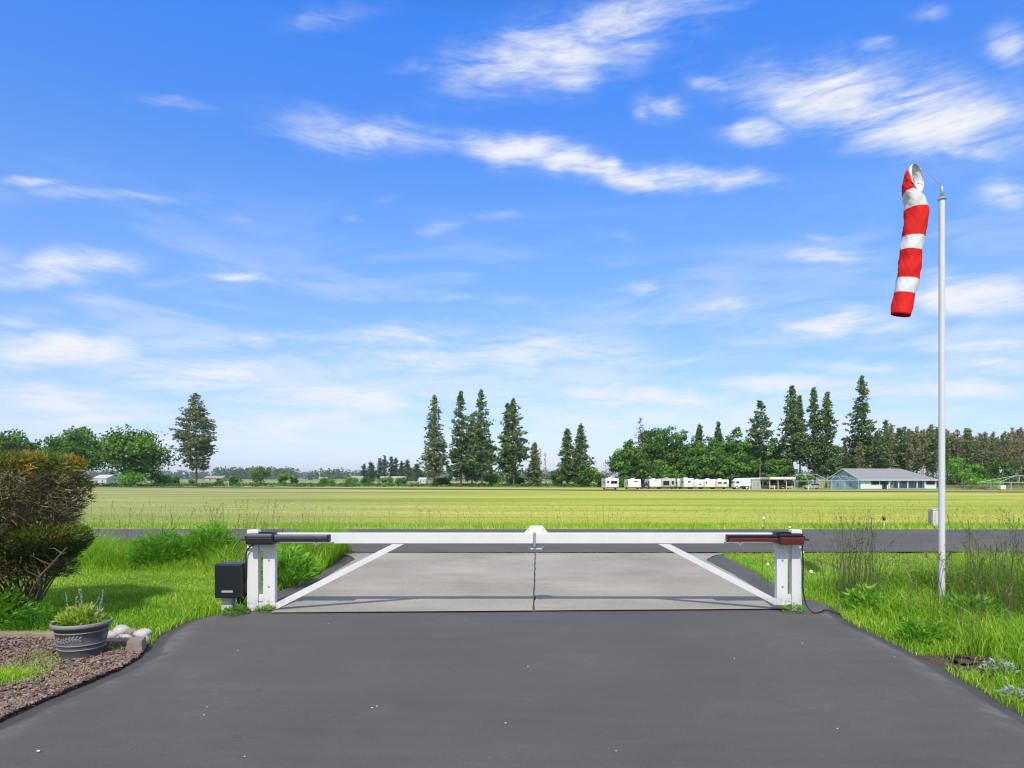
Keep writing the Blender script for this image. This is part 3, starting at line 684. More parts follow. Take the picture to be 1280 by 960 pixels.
# ------------------------------------------------------------------ windsock and its pole
PYD = 8.2
def px_(p): return PX(p, PYD)
def pz_(p): return PZ(p, PYD)
def pole():
    xc = px_(1177.3)
    t = thing('windsock_pole', 'tall white windsock pole standing in the verge grass', 'pole', (xc, PYD, -.06))
    zt = pz_(249) + .06
    mb = MB(); tube(mb, [(0, 0, -.1), (0, 0, 2.2), (0, 0, zt)], [.038, .037, .035], 24, caps=False); mb.build('pole', M['pole_paint'], t, smooth_=True)
    mb = MB(); lathe(mb, [(0.0, zt - .006), (.05, zt - .006), (.052, zt + .006), (.046, zt + .014), (.022, zt + .026), (.0, zt + .028)], 24); mb.build('cap', M['galv'], t)
    zr = pz_(232.5) + .06
    mb = MB(); tube(mb, [(0, 0, zt), (0, 0, zr - .02), (0, 0, zr)], [.0185, .0185, .012], 12); mb.build('swivel', M['galv'], t, smooth_=True)
    mb = MB(); p = px_(1150.3) - xc; z = pz_(210.5) + .06
    tube(mb, curve([(0.0, 0, zr - .008), (p * .5, 0, zr + (z - zr) * .56), (p, 0, z)], 12), .0042, 6); mb.build('arm', M['galv'], t, smooth_=True)
pole()
def windsock():
    x0, z0 = px_(1148), pz_(222)
    t = thing('windsock', 'limp red and white striped windsock hanging from the pole', 'windsock', (x0, PYD, z0))
    # rings: centre (photo x, y), heading of the sock there, half width across the heading, half depth, turn of the ring towards the viewer
    R = [(1147, 222.3, 187, 17.8, .175, 21), (1143.4, 222.6, 189, 16.6, .165, 16), (1139.6, 224.5, 198, 13, .15, 8), (1136.6, 229, 228, 8.8, .14, 3), (1135.2, 234, 256, 7.4, .135, 0), (1135.4, 239, 278, 7.8, .135, 0),
         (1137.4, 243.5, 294, 9.0, .14, 0),
         (1142.5, 251, 288, 13.0, .14, 0), (1144.6, 262, 274, 14.6, .135, 0), (1144.8, 276, 268, 14.7, .13, 0), (1143, 290, 264, 14.2, .125, 0), (1141, 304, 262, 14.0, .125, 0),
         (1138.6, 318, 261, 13.9, .125, 0), (1136.8, 332, 262, 13.9, .12, 0), (1134.8, 346, 261, 13.8, .12, 0), (1132.4, 360, 260, 13.4, .115, 0), (1129.4, 376, 259, 13.0, .115, 0), (1126.3, 394, 259, 12.7, .115, 0)]
    R = np.array(R, float); nr = len(R); u = np.linspace(0, nr - 1, 110)
    K = np.stack([np.interp(u, np.arange(nr), R[:, i]) for i in range(6)], 1)
    for _ in range(3): K[1:-1] = .25 * K[:-2] + .5 * K[1:-1] + .25 * K[2:]
    n = 40; a = np.arange(n) / n * 2 * np.pi; s = PYD / F; th = math.radians(32)   # the sock hangs turned about its pole
    ex = np.array([math.cos(th), -math.sin(th), 0]); ey = np.array([math.sin(th), math.cos(th), 0]); ez = np.array([0, 0, 1.0])
    V = []
    for i, (cx, cy, hd, hw, dep, tw) in enumerate(K):
        h = math.radians(hd); e1 = -math.sin(h) * ex * .87 + math.cos(h) * ez;
        tx = math.cos(h) * ex + math.sin(h) * ez
        w = math.radians(tw); e2 = ey * math.cos(w) - tx * math.sin(w)
        c = np.array([px_(cx) - x0, 0, pz_(cy) - z0])
        f = min(i / 12, 1.0)
        rr = 1 + f * (.035 * np.sin(3 * a + i * .16) + .035 * np.sin(5 * a - i * .21 + 1) + .03 * np.sin(2 * a + i * .5) + .022 * np.sin(7 * a + i * .75) + .02 * np.sin(11 * a - i * 1.1))
        rr = rr + f * .05 * np.sin(i * .55 + 2.2 * np.sin(a)) * (np.abs(np.sin(i * .045 + 1)) ** 2)
        V.append(c + (hw * s * rr * np.cos(a))[:, None] * e1 + (dep * rr * np.sin(a))[:, None] * e2)
    V = np.array(V); m = len(V)
    cy = K[:, 1]
    edges_px = [(-1, 1), ]
    def is_white(i):
        y = cy[i]
        if i < 11: return True
        return 241.5 < y < 261 or 295 < y < 313 or 347.5 < y < 367
    mi = np.array([[0 if (is_white(i) or i < 11 + 10 * max(0, math.cos(x))) else 1 for x in a] for i in range(m - 1)]).ravel()
    ii = np.arange(m - 1)[:, None]; j = np.arange(n)[None]
    q = np.stack([ii * n + j, ii * n + (j + 1) % n, (ii + 1) * n + (j + 1) % n, (ii + 1) * n + j], -1).reshape(-1, 4)
    mb = MB(); mb.add(V.reshape(-1, 3), q, .5, mi)
    o = mb.build('sock', [M['sock_white'], M['sock_red']], t, smooth_=True)
    sm = o.modifiers.new('cloth', 'SOLIDIFY'); sm.thickness = .003
    mb = MB(); ring = np.r_[V[0], V[0][:1]]; tube(mb, ring, .0045, 6, caps=False)
    mb.build('hoop', M['galv'], t, smooth_=True)
windsock()

# ------------------------------------------------------------------ flower pot, plant, stones, edging
POT = (PX(102.5, 5.95), 5.95, -.035)
def pot():
    t = thing('flower_pot', 'round grey plastic pot with embossed leaf band on the bark bed', 'flower pot', POT)
    K = .81
    prof = [(.0, 0), (.205, 0), (.212, .012), (.226, .075), (.231, .080), (.231, .088), (.229, .092), (.237, .118), (.243, .122), (.243, .129), (.240, .134), (.262, .232), (.268, .236), (.268, .244), (.265, .248), (.270, .275),
            (.300, .285), (.306, .295), (.306, .312), (.300, .322), (.286, .322), (.280, .314), (.268, .25), (.20, .245)]
    m, nt, p, out = new_mat('pot_plastic'); v = coords(nt)
    n = noise(nt, 12, 5, .65, v); sep = nt.nodes.new('ShaderNodeSeparateXYZ'); tcn = nt.nodes.new('ShaderNodeTexCoord'); nt.links.new(tcn.outputs['Object'], sep.inputs[0])
    base = ramp(nt, [(.3, (.058, .058, .060)), (.7, (.105, .105, .108))], n.outputs['Fac']).outputs[0]
    geo = nt.nodes.new('ShaderNodeNewGeometry')
    c = mixc(nt, math_(nt, 'MULTIPLY', maprange(nt, geo.outputs['Pointiness'], .50, .56), .8), base, (.24, .24, .245))   # raised bands are rubbed pale
    nt.links.new(c, p.inputs['Base Color']); p.inputs['Roughness'].default_value = .55; M['pot'] = m
    M['pot_pale'] = plain('pot_rubbed_edge', (.24, .24, .24), .6, 0, .2, 14)
    prof = [(r * K, z) for r, z in prof]
    mb = MB(); lathe(mb, prof, 72); mb.build('bowl', m, t, smooth_=True)
    mb = MB()
    for zz, rr in ((.084, .2315), (.1255, .2435), (.240, .2685)): lathe(mb, [(rr * K - .004, zz - .005), (rr * K + .003, zz - .003), (rr * K + .003, zz + .003), (rr * K - .004, zz + .005)], 72)
    mb.build('band', M['pot_pale'], t, smooth_=True)
    mb = MB(); lathe(mb, [(.0, .268), (.09, .272), (.16, .266), (.218, .262)], 40); mb.build('soil', M['soil'], t, smooth_=True)
    # embossed spray of leaves around the belly
    def onpot(ang, z): r = K * (.2405 + (z - .134) * .225); return np.array([r * math.cos(ang), r * math.sin(ang), z])
    for k0 in (0, 1, 2):
        mb = MB()
        A0 = math.radians(-96 + 120 * k0)
        stem = [onpot(A0 + math.radians(x), .185 + .012 * math.sin(x * .09)) for x in np.linspace(-34, 34, 24)]
        tube(mb, stem, .0035, 6)
        for x in np.linspace(-30, 32, 9):
            for sg in (-1, 1):
                a0 = A0 + math.radians(x); p0 = onpot(a0, .185 + .012 * math.sin(x * .09)); p1 = onpot(a0 + math.radians(7.5), .185 + .012 * math.sin(x * .09) + sg * .026)
                d = p1 - p0; nrm = np.array([math.cos(a0), math.sin(a0), 0]); sd_ = unit(np.cross(d, nrm))
                L = []
                for f, wd in ((0, .002), (.3, .0085), (.6, .0095), (.85, .006), (1, .001)): L.append((p0 + d * f + nrm * .0, wd))
                pts = [p + nrm * (.004 if 0 < i < 4 else .001) for i, (p, w_) in enumerate(L)]
                V = []
                for (p, wd), top in zip(L, pts): V += [p - sd_ * wd, top, p + sd_ * wd]
                F4 = []
                for i in range(4): F4 += [[3 * i, 3 * i + 1, 3 * i + 4, 3 * i + 3], [3 * i + 1, 3 * i + 2, 3 * i + 5, 3 * i + 4]]
                mb.add(V, F4)
        for cx in (-22, -18):
            bm = bmesh.new(); bmesh.ops.create_icosphere(bm, subdivisions=2, radius=.010); p = onpot(A0 + math.radians(cx), .18 + .014 * (cx + 20) / 2)
            from_bm(mb, bm, Matrix.Translation(p))
        mb.build('leaf_relief', m, t, smooth_=True)
pot()
def pot_plant():
    rng = np.random.default_rng(5)
    t = thing('potted_plant', 'low yellow-green plant with tall silvery stems growing in the pot', 'plant', (POT[0], POT[1], POT[2] + .27))
    n = 1500; r = .2 * np.sqrt(rng.random(n)); a = rng.uniform(0, 2 * np.pi, n)
    x = r * np.cos(a) * .95; y = r * np.sin(a) * .9
    hgt = .02 + .17 * rng.random(n) * (1 - (r / .24) ** 2) * np.where(x > .10, .45, 1)
    c = np.c_[x, y, hgt]; d = np.c_[np.cos(a) * .6, np.sin(a) * .6, rng.uniform(.1, 1.3, n)] + rng.normal(0, .4, (n, 3))
    mb = MB(); leaves(mb, c, d, rng.uniform(.035, .07, n), rng.uniform(.012, .02, n), np.clip(hgt / .15 * .6 + rng.uniform(-.1, .5, n), 0, 1), rng=rng)
    blades(mb, np.c_[x, y][:260], .0, rng.uniform(.05, .17, 260), .006, .5, rng.uniform(.2, .8, 260), rng)
    mb.build('foliage', M['pot_leaf'], t)
    stems = [(-.13, .02, -.19, .31), (-.055, .03, -.03, .34), (-.045, -.02, -.06, .27), (-.02, .05, -.055, .24), (-.01, .0, .01, .21), (.06, .02, .155, .26), (.075, -.02, .12, .22), (.10, .03, .17, .20), (.12, .0, .19, .15), (.17, .0, .235, .10), (-.03, 0, .0, .38), (.09, .05, .185, .33)]
    for (xa, ya, xb, h) in stems:
        xa, xb = xa * .8, xb * .85
        mb = MB(); p = curve([(xa, ya, -.02), ((xa + xb) / 2 + rng.normal(0, .008), ya + rng.normal(0, .01), h * .5), (xb, ya + rng.normal(0, .02), h)], 12)
        tube(mb, p, np.linspace(.0042, .0022, len(p)), 6, .3)
        k = 46; f = rng.uniform(.3, 1, k); i = (f * (len(p) - 1)).astype(int); c = p[i]; aa = rng.uniform(0, 2 * np.pi, k)
        leaves(mb, c, np.c_[np.cos(aa) * .55, np.sin(aa) * .55, np.ones(k)], rng.uniform(.015, .032, k), .0075, rng.uniform(.3, 1, k), rng=rng)
        mb.build('silver_stem', M['silver_leaf'], t)
pot_plant()
def rock(name, label, px, py, rpx, sq, mat, seed, group=None, hp=None, cat='stone'):
    rng = np.random.default_rng(seed); Y = GY(py + rpx * .45); X = PX(px, Y); r = rpx / F * Y
    bm = bmesh.new(); bmesh.ops.create_icosphere(bm, subdivisions=3, radius=1)
    k = rng.uniform(0, 6, 6)
    for v in bm.verts:
        c = v.co; f = 1 + .10 * math.sin(2.1 * c.x + k[0]) * math.cos(1.7 * c.y + k[1]) + .07 * math.sin(3.3 * c.z + 2.2 * c.x + k[2]) + .04 * math.sin(5 * c.y + k[3])
        v.co = Vector((c.x * r * f, c.y * r * .85 * f, c.z * r * sq * f))
    mb = MB(); from_bm(mb, bm)
    o = mb.build(name, mat, loc=(X, Y, -.035 + r * sq * .62), rz=rng.uniform(0, 1), smooth_=True)
    return tag(o, label, cat, group)
gs = 'pale stones edging the bark bed'
rock('stone', 'rounded pale stone touching the side of the grey pot', 139, 790, 8, .75, M['stone'], 1, gs)
rock('stone', 'large humped grey-white stone at the back of the stone pile', 151, 786, 10.5, .8, M['stone'], 2, gs)
rock('stone', 'flat oval whitish stone at the front of the stone pile', 154, 792, 9.5, .5, M['stone'], 3, gs)
rock('stone', 'small tan stone wedged mid-pile behind the flat pale ones', 166, 787, 8, .7, M['stone_tan'], 4, gs)
rock('stone', 'grey stone beside the lawn at the end of the stone pile', 179, 787, 10.5, .6, M['stone'], 5, gs)
rock('stone', 'slanting pale stone resting just behind the tan block', 176, 795, 9.5, .6, M['stone'], 6, gs)
def tan_block():
    Y = 6.1; t = MB(); box(t, (0, 0, .06), (.13, .20, .12), ch=.012); o = t.build('edging_block', M['stone_tan'], loc=(PX(169, Y), Y + .02, -.045), rz=.35)
    tag(o, 'squared reddish-tan block at the corner of bark bed and drive', 'edging block')
    t = MB(); box(t, (0, 0, .03), (.24, .16, .05), ch=.012); o = t.build('paving_slab', M['stone_tan'], loc=(PX(152, 6.45), 6.40, -.05), rz=.1)
    tag(o, 'thin flat tan slab under the pale stones beside the pot', 'paving slab')
    t = MB(); box(t, (0, 0, .03), (1.6, .10, .09), ch=.01); o = t.build('edging_board', M['fence_wood'], loc=(PX(-20, 6.62), 6.62, -.05), rz=-.03)
    tag(o, 'low weathered board between the bark bed and the lawn', 'edging board')
tan_block()

# bark bed: dark earth with chips
BED = [(-9, 3.0)] + [(float(xl(y)) - .03, y) for y in np.linspace(3.0, 6.25, 14)] + [(-3.62, 6.5), (-4.2, 6.62), (-9, 6.75)]
def in_bed(x, y): return (x < xl(y) - .02) & (y < 6.58 + .05 * wob(x, y, 3) + np.where(x < -5, (-5 - x) * .06, 0)) & (y > 2.8)
def bed():
    rng = np.random.default_rng(9); m, nt, p, out = new_mat('bark_earth'); v = coords(nt); n = noise(nt, 40, 6, .7, v)
    nt.links.new(ramp(nt, [(.3, (.035, .020, .017)), (.7, (.12, .07, .06))], n.outputs['Fac']).outputs[0], p.inputs['Base Color']); p.inputs['Roughness'].default_value = .95; bump(nt, p, n.outputs['Fac'], .8, .02)
    mb = MB(); xs = np.linspace(0, 1, 30); ys = np.linspace(2.8, 6.66, 34); V = []
    for y in ys:
        a, b = -9.0, float(xl(y)) - .035; x = a + (b - a) * xs ** .7; V.append(np.c_[x, np.full(30, y), -.034 + .010 * wob(x, y, 4) - .03 * smooth(.18, 0, b - x)])
    V = np.array(V); i = np.arange(33)[:, None]; j = np.arange(29)[None]
    mb.add(V.reshape(-1, 3), np.stack([i * 30 + j, i * 30 + j + 1, (i + 1) * 30 + j + 1, (i + 1) * 30 + j], -1).reshape(-1, 4))
    tag(mb.build('bark_bed', m, smooth_=True), kind='structure')
    N = 26000; y = rng.uniform(2.9, 6.6, N); x = xl(y) - .03 - 4.2 * rng.random(N) ** 1.4; k = in_bed(x, y) & (np.hypot(x - POT[0], y - POT[1]) > .2)
    x, y = x[k], y[k]; n = len(x)
    L = rng.uniform(.014, .045, n); W = L * rng.uniform(.25, .55, n); H = rng.uniform(.004, .010, n)
    a = rng.uniform(0, 2 * np.pi, n); t1 = rng.normal(0, .3, n); t2 = rng.normal(0, .3, n)
    ex = np.c_[np.cos(a), np.sin(a), t1]; ex = unit(ex); ey = unit(np.c_[-np.sin(a), np.cos(a), t2]); ez = np.cross(ex, ey)
    c = np.c_[x, y, -.026 + .010 * wob(x, y, 4) + rng.uniform(0, .012, n)]
    sg = np.array([[-1, -1, -1], [1, -1, -1], [1, 1, -1], [-1, 1, -1], [-.8, -.8, 1], [.9, -.8, 1], [.8, .9, 1], [-.9, .8, 1]])
    V = c[:, None] + sg[None, :, 0:1] * (ex * L[:, None])[:, None] * .5 + sg[None, :, 1:2] * (ey * W[:, None])[:, None] * .5 + sg[None, :, 2:3] * (ez * H[:, None])[:, None] * .5
    fq = np.array([[4, 5, 6, 7], [0, 1, 5, 4], [1, 2, 6, 5], [2, 3, 7, 6], [3, 0, 4, 7]])
    mb = MB(); mb.add(V.reshape(-1, 3), (np.arange(n)[:, None, None] * 8 + fq[None]).reshape(-1, 4), np.repeat(np.clip(rng.normal(.5, .25, n), 0, 1), 5))
    tag(mb.build('bark_chips', M['bark_chip']), 'reddish brown bark chips spread over the bed beside the drive', 'bark chips', kind='stuff')
bed()

def bare_soil():
    mb = MB(); n = 36; a = np.arange(n) / n * 2 * np.pi; V = [(4.1, 5.75, -.034)]
    for f in (.35, .7, 1.0):
        for x in a: r = f * (1 + .2 * math.sin(3 * x + 1) + .12 * math.sin(5 * x)); V.append((4.1 + .46 * r * math.cos(x), 5.75 + .34 * r * math.sin(x), -.036 + .01 * math.sin(4 * x + 5 * f) - .03 * (f == 1.0)))
    j = np.arange(n); mb.add(V, np.concatenate([np.stack([1 + k * n + j, 1 + k * n + (j + 1) % n, 1 + (k + 1) * n + (j + 1) % n, 1 + (k + 1) * n + j], -1) for k in (0, 1)]))
    mb.f.setdefault(3, []).append((np.stack([0 * j, 1 + j, 1 + (j + 1) % n], -1), np.full(n, .5), np.zeros(n, int)))
    tag(mb.build('bare_soil', bpy.data.materials['bark_earth'], smooth_=True), kind='structure')
bare_soil()

# ------------------------------------------------------------------ clipped shrub on bare fanning stems
def shrub():
    rng = np.random.default_rng(31); bx, by = PX(28, 7.3), 7.35
    t = thing('clipped_shrub', 'clipped brown conifer shrub with orange-tipped flat top and bare stems', 'shrub', (bx, by, -.04))
    cx, cy = -6.22 - bx, 0.0
    hz = [.58, .68, .82, 1.0, 1.15, 1.35, 1.6, 1.78, 1.86, 1.90]; hr = [.30, .52, .68, .84, .93, .99, 1.0, .985, .95, .80]
    N = 62000; z = .6 + 1.28 * rng.random(N) ** .75; a = rng.uniform(0, 2 * np.pi, N)
    top = rng.random(N) < .34; z = np.where(top, 1.80 + .09 * rng.random(N), z)
    rr = np.interp(z, hz, hr); f = np.where(top, np.sqrt(rng.random(N)), 1 - .42 * rng.random(N) ** 1.5)
    bumpy = 1 + .05 * np.sin(5 * a + 3 * z) + .04 * np.sin(9 * a - 7 * z) + .03 * np.sin(17 * a + 11 * z)
    x = cx + 1.11 * rr * f * bumpy * np.cos(a); y = cy + .98 * rr * f * bumpy * np.sin(a)
    z = z + np.where(top, .025 * wob(x, y, 6), 0)
    o = np.c_[np.cos(a), np.sin(a), np.zeros(N)]
    d = np.where(top[:, None], np.c_[rng.normal(0, .35, N), rng.normal(0, .35, N), np.ones(N)], o * .8 + rng.normal(0, .7, (N, 3)) + np.array([0, 0, .15]))
    patch = wob(a * 3 + z * 2, z * 5, 1.0) + rng.normal(0, .55, N)
    side = np.where(patch > .12, rng.uniform(.32, .62, N), rng.uniform(0, .22, N))
    og = np.where(wob(x, y, 9) + rng.normal(0, .6, N) > .2, rng.uniform(.74, 1, N), rng.uniform(.48, .78, N))
    high = (z > 1.70 + .05 * wob(a * 2, z, 3))
    tint = np.where(top | high, og, side)
    mb = MB(); leaves(mb, np.c_[x, y, z], d, rng.uniform(.04, .11, N), rng.uniform(.006, .016, N), tint, rng=rng)
    # the smaller cushion on the side
    n2 = 16000; a = rng.uniform(0, 2 * np.pi, n2); q = rng.random(n2); f = np.sqrt(rng.random(n2)) * .3 + .72 * q ** .3; f = np.minimum(f, 1)
    lx, ly = -5.27 - bx, -.12; zz = .76 + .34 * rng.random(n2)
    rad = np.interp(zz, [.76, .84, .95, 1.05, 1.10], [.55, .85, 1, .9, .6])
    x2 = lx + .46 * rad * f * np.cos(a); y2 = ly + .46 * rad * f * np.sin(a)
    z2 = zz + .03 * wob(x2, y2, 6)
    d2 = np.c_[np.cos(a) * .7, np.sin(a) * .7, rng.uniform(.2, 1.2, n2)] + rng.normal(0, .35, (n2, 3))
    t2 = np.where(z2 > .98 + .04 * rng.normal(0, 1, n2), rng.uniform(.55, .86, n2), rng.uniform(.28, .60, n2))
    leaves(mb, np.c_[x2, y2, z2], d2, rng.uniform(.03, .09, n2), rng.uniform(.007, .014, n2), t2, rng=rng)
    n3 = 9000; a = rng.uniform(-2.6, .5, n3); z3 = rng.uniform(.52, .95, n3); r3 = rng.uniform(.45, .92, n3); x3 = cx + .25 + .95 * r3 * np.cos(a); y3 = .75 * r3 * np.sin(a)
    leaves(mb, np.c_[x3, y3, z3], np.c_[np.cos(a), np.sin(a), rng.uniform(-.6, .8, n3)] + rng.normal(0, .5, (n3, 3)), rng.uniform(.04, .10, n3), rng.uniform(.006, .013, n3), np.where(rng.random(n3) < .4, rng.uniform(0, .22, n3), rng.uniform(.3, .5, n3)), rng=rng)
    mb.build('crown', M['shrub_leaf'], t)
    tw = MB()   # bare, bleached twigs showing on the old sides
    for i in range(900):
        aa = rng.uniform(-2.9, .2); z0 = rng.uniform(.62, 1.65); r0 = np.interp(z0, hz, hr); f = rng.uniform(.82, 1.02)
        p0 = np.array([cx + 1.17 * r0 * f * math.cos(aa), .98 * r0 * f * math.sin(aa), z0]); dr = np.array([math.cos(aa), math.sin(aa), 0]) * .05 + rng.normal(0, .075, 3)
        tube(tw, [p0 - dr, p0, p0 + dr * .8 + rng.normal(0, .03, 3), p0 + dr * 1.3 + rng.normal(0, .05, 3)], [.005, .004, .003, .0015], 4, caps=False)
    tw.build('twigs', M['bark_shrub'], t)
    st = MB()
    for i in range(64):
        a0 = rng.uniform(0, 2 * np.pi); r0 = .15 * math.sqrt(rng.random())
        p0 = np.array([r0 * math.cos(a0), r0 * math.sin(a0), 0])
        if i < 17: e = np.array([lx + np.clip(rng.normal(.0, .2), -.35, .35), ly + rng.normal(0, .18), rng.uniform(.8, .92)])
        else: e = np.array([cx + rng.normal(.12, .55), rng.normal(0, .4), rng.uniform(.66, .95)])
        mid = p0 * .6 + e * .4 + np.array([0, 0, .13]) + rng.normal(0, .03, 3)
        tube(st, curve([p0, mid, e, e + (e - mid) * .12], 18), np.linspace(rng.uniform(.006, .014), .004, 19)[:len(curve([p0, mid, e, e + (e - mid) * .12], 18))] if False else np.linspace(rng.uniform(.006, .014), .004, len(curve([p0, mid, e, e + (e - mid) * .12], 18))), 6, caps=False)
        for _ in range(9):
            b0 = mid + (e - mid) * rng.uniform(.1, 1); b1 = b0 + np.array([rng.normal(0, .09), rng.normal(0, .09), rng.uniform(.02, .16)])
            tube(st, [b0, (b0 + b1) / 2 + rng.normal(0, .015, 3), b1], [.006, .004, .002], 4, caps=False)
    st.build('stems', M['bark_shrub'], t)
shrub()

# leafy plants at the foot of the shrub and weeds, each a thing
def leafy_clump(name, label, cat, x, y, R, H, n, ln, w, tmin=0., tmax=1., mat='weed', seed=0, group=None, up=.8, z=-.05):
    rng = np.random.default_rng(seed); t = thing(name, label, cat, (x, y, z), group=group)
    a = rng.uniform(0, 2 * np.pi, n); r = R * np.sqrt(rng.random(n)); hh = H * (1 - .55 * (r / R) ** 2) * (.25 + .75 * rng.random(n) ** .6) * (1 + .25 * wob(r * np.cos(a), r * np.sin(a), 4 / max(R, .2)))
    c = np.c_[r * np.cos(a), r * np.sin(a), hh]; d = np.c_[np.cos(a), np.sin(a), np.full(n, up)] + rng.normal(0, .5, (n, 3))
    mb = MB(); leaves(mb, c, d, rng.uniform(.6, 1.2, n) * ln, rng.uniform(.7, 1.2, n) * w, np.clip(tmin + (tmax - tmin) * (.55 * rng.random(n) + .45 * hh / H), 0, 1), rng=rng); mb.build('leaves', M[mat], t)
    if n < 440: return t
    st = MB(); ns = max(10, n // 28); k = rng.choice(n, ns, replace=False)
    for i in k: tube(st, [(c[i, 0] * .5, c[i, 1] * .5, 0), (c[i, 0] * .85, c[i, 1] * .85, c[i, 2] * .55), tuple(c[i])], [.004, .003, .0015], 4, .3, caps=False)
    st.build('stems', M[mat], t); return t
leafy_clump('leafy_plant', 'bright green leafy plant at the foot of the clipped shrub', 'plant', PX(4, 7.0), 7.0, .30, .42, 900, .09, .028, .3, .9, seed=3)
leafy_clump('ground_plant', 'low dark green feathery plant between the shrub stems and the pot', 'plant', PX(52, 7.0), 6.95, .30, .26, 1300, .06, .012, .05, .6, seed=4)
leafy_clump('weed_clump', 'tall dark green weed clump nearest the shrub in the roadside grass', 'weed', PX(203, 11.9), 11.9, .50, .66, 2200, .13, .024, .1, .8, seed=6, group='weed clumps by the taxiway')
leafy_clump('weed_clump', 'dense dark green weed clump closest behind the control box', 'weed', PX(263, 12.2), 12.2, .50, .78, 2600, .13, .022, .15, .85, seed=7, group='weed clumps by the taxiway')
leafy_clump('weed_clump', 'leafy weed clump growing just behind the stile beside the control box', 'weed', PX(361, 9.6), 9.6, .33, .62, 1200, .16, .03, .3, 1, seed=8)
leafy_clump('creeping_weed', 'small weed creeping under the black control box', 'weed', PX(295, 7.62), 7.62, .15, .12, 420, .04, .014, .1, .7, seed=10, z=-.03, group='weeds at the gate feet')
leafy_clump('creeping_weed', 'tuft of grass weed at the foot of the stile near the control box', 'weed', PX(331, 7.72), 7.70, .10, .07, 160, .05, .012, .3, 1, seed=11, z=-.0, group='weeds at the gate feet')
leafy_clump('creeping_weed', 'flat weed at the foot of the post with the dark red opener', 'weed', PX(990, 7.72), 7.72, .13, .08, 240, .05, .014, .3, .9, seed=12, z=.0, group='weeds at the gate feet')
leafy_clump('broadleaf_weed', 'broad-leaved weed where the loose cable enters the verge', 'weed', PX(1078, 8.0), 7.9, .24, .30, 260, .12, .035, .3, 1, seed=13, group='broad-leaved weeds on the verge')
leafy_clump('broadleaf_weed', 'large broad-leaved weed just right of the foot of the windsock pole', 'weed', PX(1216, 7.2), 7.2, .30, .30, 480, .14, .035, .2, .9, seed=14, group='broad-leaved weeds on the verge')
leafy_clump('broadleaf_weed', 'broad-leaved weed at the drive edge nearest the bare soil', 'weed', PX(1150, 6.6), 6.5, .22, .2, 260, .10, .03, .3, 1, seed=15, group='broad-leaved weeds on the verge')
leafy_clump('silver_plant', 'silvery felt-leaved plant beside the bare soil patch', 'plant', PX(1243, 5.45), 5.4, .12, .13, 200, .034, .013, 0, 1, 'felt_leaf', 16, 'silver-leaved plants on the verge')
leafy_clump('silver_plant', 'silvery felt-leaved plant at the drive edge, lowest of the silver ones', 'plant', PX(1262, 4.85), 4.8, .10, .08, 150, .032, .012, 0, 1, 'felt_leaf', 17, 'silver-leaved plants on the verge')
leafy_clump('silver_plant', 'small silvery plant deep in the grass of the verge', 'plant', PX(1278, 5.6), 5.5, .08, .15, 90, .032, .012, 0, 1, 'felt_leaf', 18, 'silver-leaved plants on the verge')

# daisies by the gate post
def daisy(label, px, py, Y, size, seed):
    rng = np.random.default_rng(seed); x = PX(px, Y); z = PZ(py, Y); zg = T(x, Y)
    t = thing('ox_eye_daisy', label, 'daisy', (x, Y, zg), group='daisies around the gate post'); h = z - zg; b = rng.normal(0, .05, 2)
    mb = MB(); tube(mb, curve([(b[0], b[1], 0), (b[0] * .3, b[1] * .3, h * .6), (0, 0, h)], 8), .0035, 5, .3, caps=False); mb.build('stem', M['weed'], t)
    n = 16; a = np.arange(n) / n * 2 * np.pi; up = rng.uniform(-.1, .5); tilt = np.array([0, -1, .6]) / 1.17; e1 = np.array([1.0, 0, 0]); e2 = np.cross(tilt, e1)
    d = np.cos(a)[:, None] * e1 + np.sin(a)[:, None] * e2 + tilt * up
    mb = MB(); size *= .66; leaves(mb, np.repeat([[0, 0, h]], n, 0), d, size, size * .42, nrm=np.repeat([tilt], n, 0), rng=rng); mb.build('petals', M['petal'], t)
    bm = bmesh.new(); bmesh.ops.create_uvsphere(bm, u_segments=10, v_segments=6, radius=size * .32); mb = MB(); from_bm(mb, bm, Matrix.Translation((0, -.004, h + .003)) ); mb.build('centre', M['daisy_yellow'], t)
for i, (px, py, Y, s, l) in enumerate([(955, 647, 9.6, .034, 'tallest white daisy, rising above the gate bar'), (954, 657, 9.8, .028, 'white daisy just below the tallest one over the gate bar'),
        (987, 659, 9.2, .03, 'white daisy head leaning by the cap of the post with the red opener'), (960, 705, 9.2, .034, 'white daisy below the bar, left of the stile with the red opener'),
        (969, 710, 9.0, .028, 'lower white daisy touching the stile under the red opener'), (988, 703, 8.8, .036, 'white daisy seen between the stile and the post with the red opener'),
        (1014, 714, 9.3, .042, 'large white daisy in the grass right of the gate post'), (1004, 690, 9.9, .025, 'small white daisy at the gate post, level with the taxiway edge')]): daisy(l, px, py, Y, s, 60 + i)
# petals blown on the asphalt
for i, (px, py, ln) in enumerate([(471, 884, .03), (918, 824, .03), (259, 885, .02), (255, 895, .025), (48, 940, .05), (297, 814, .02), (411, 780, .025), (632, 905, .025), (660, 834, .02), (465, 886, .022), (1118, 822, .02), (1003, 805, .03), (306, 947, .02), (1047, 912, .018), (770, 940, .018)]):
    x, y = G(px, py); ln *= .62; rng = np.random.default_rng(i); mb = MB(); o = [(ln * f * math.cos(a), ln * .5 * f * math.sin(a)) for a, f in zip(np.linspace(0, 2 * np.pi, 9)[:-1], rng.uniform(.3, .6, 8))]
    prism(mb, o, .0, .003); tag(mb.build('fallen_petal', M['petal'], loc=(x, y, .006), rz=rng.uniform(0, 3)), 'tiny white petal lying on the dark asphalt drive', 'petal', 'white petals blown onto the drive')

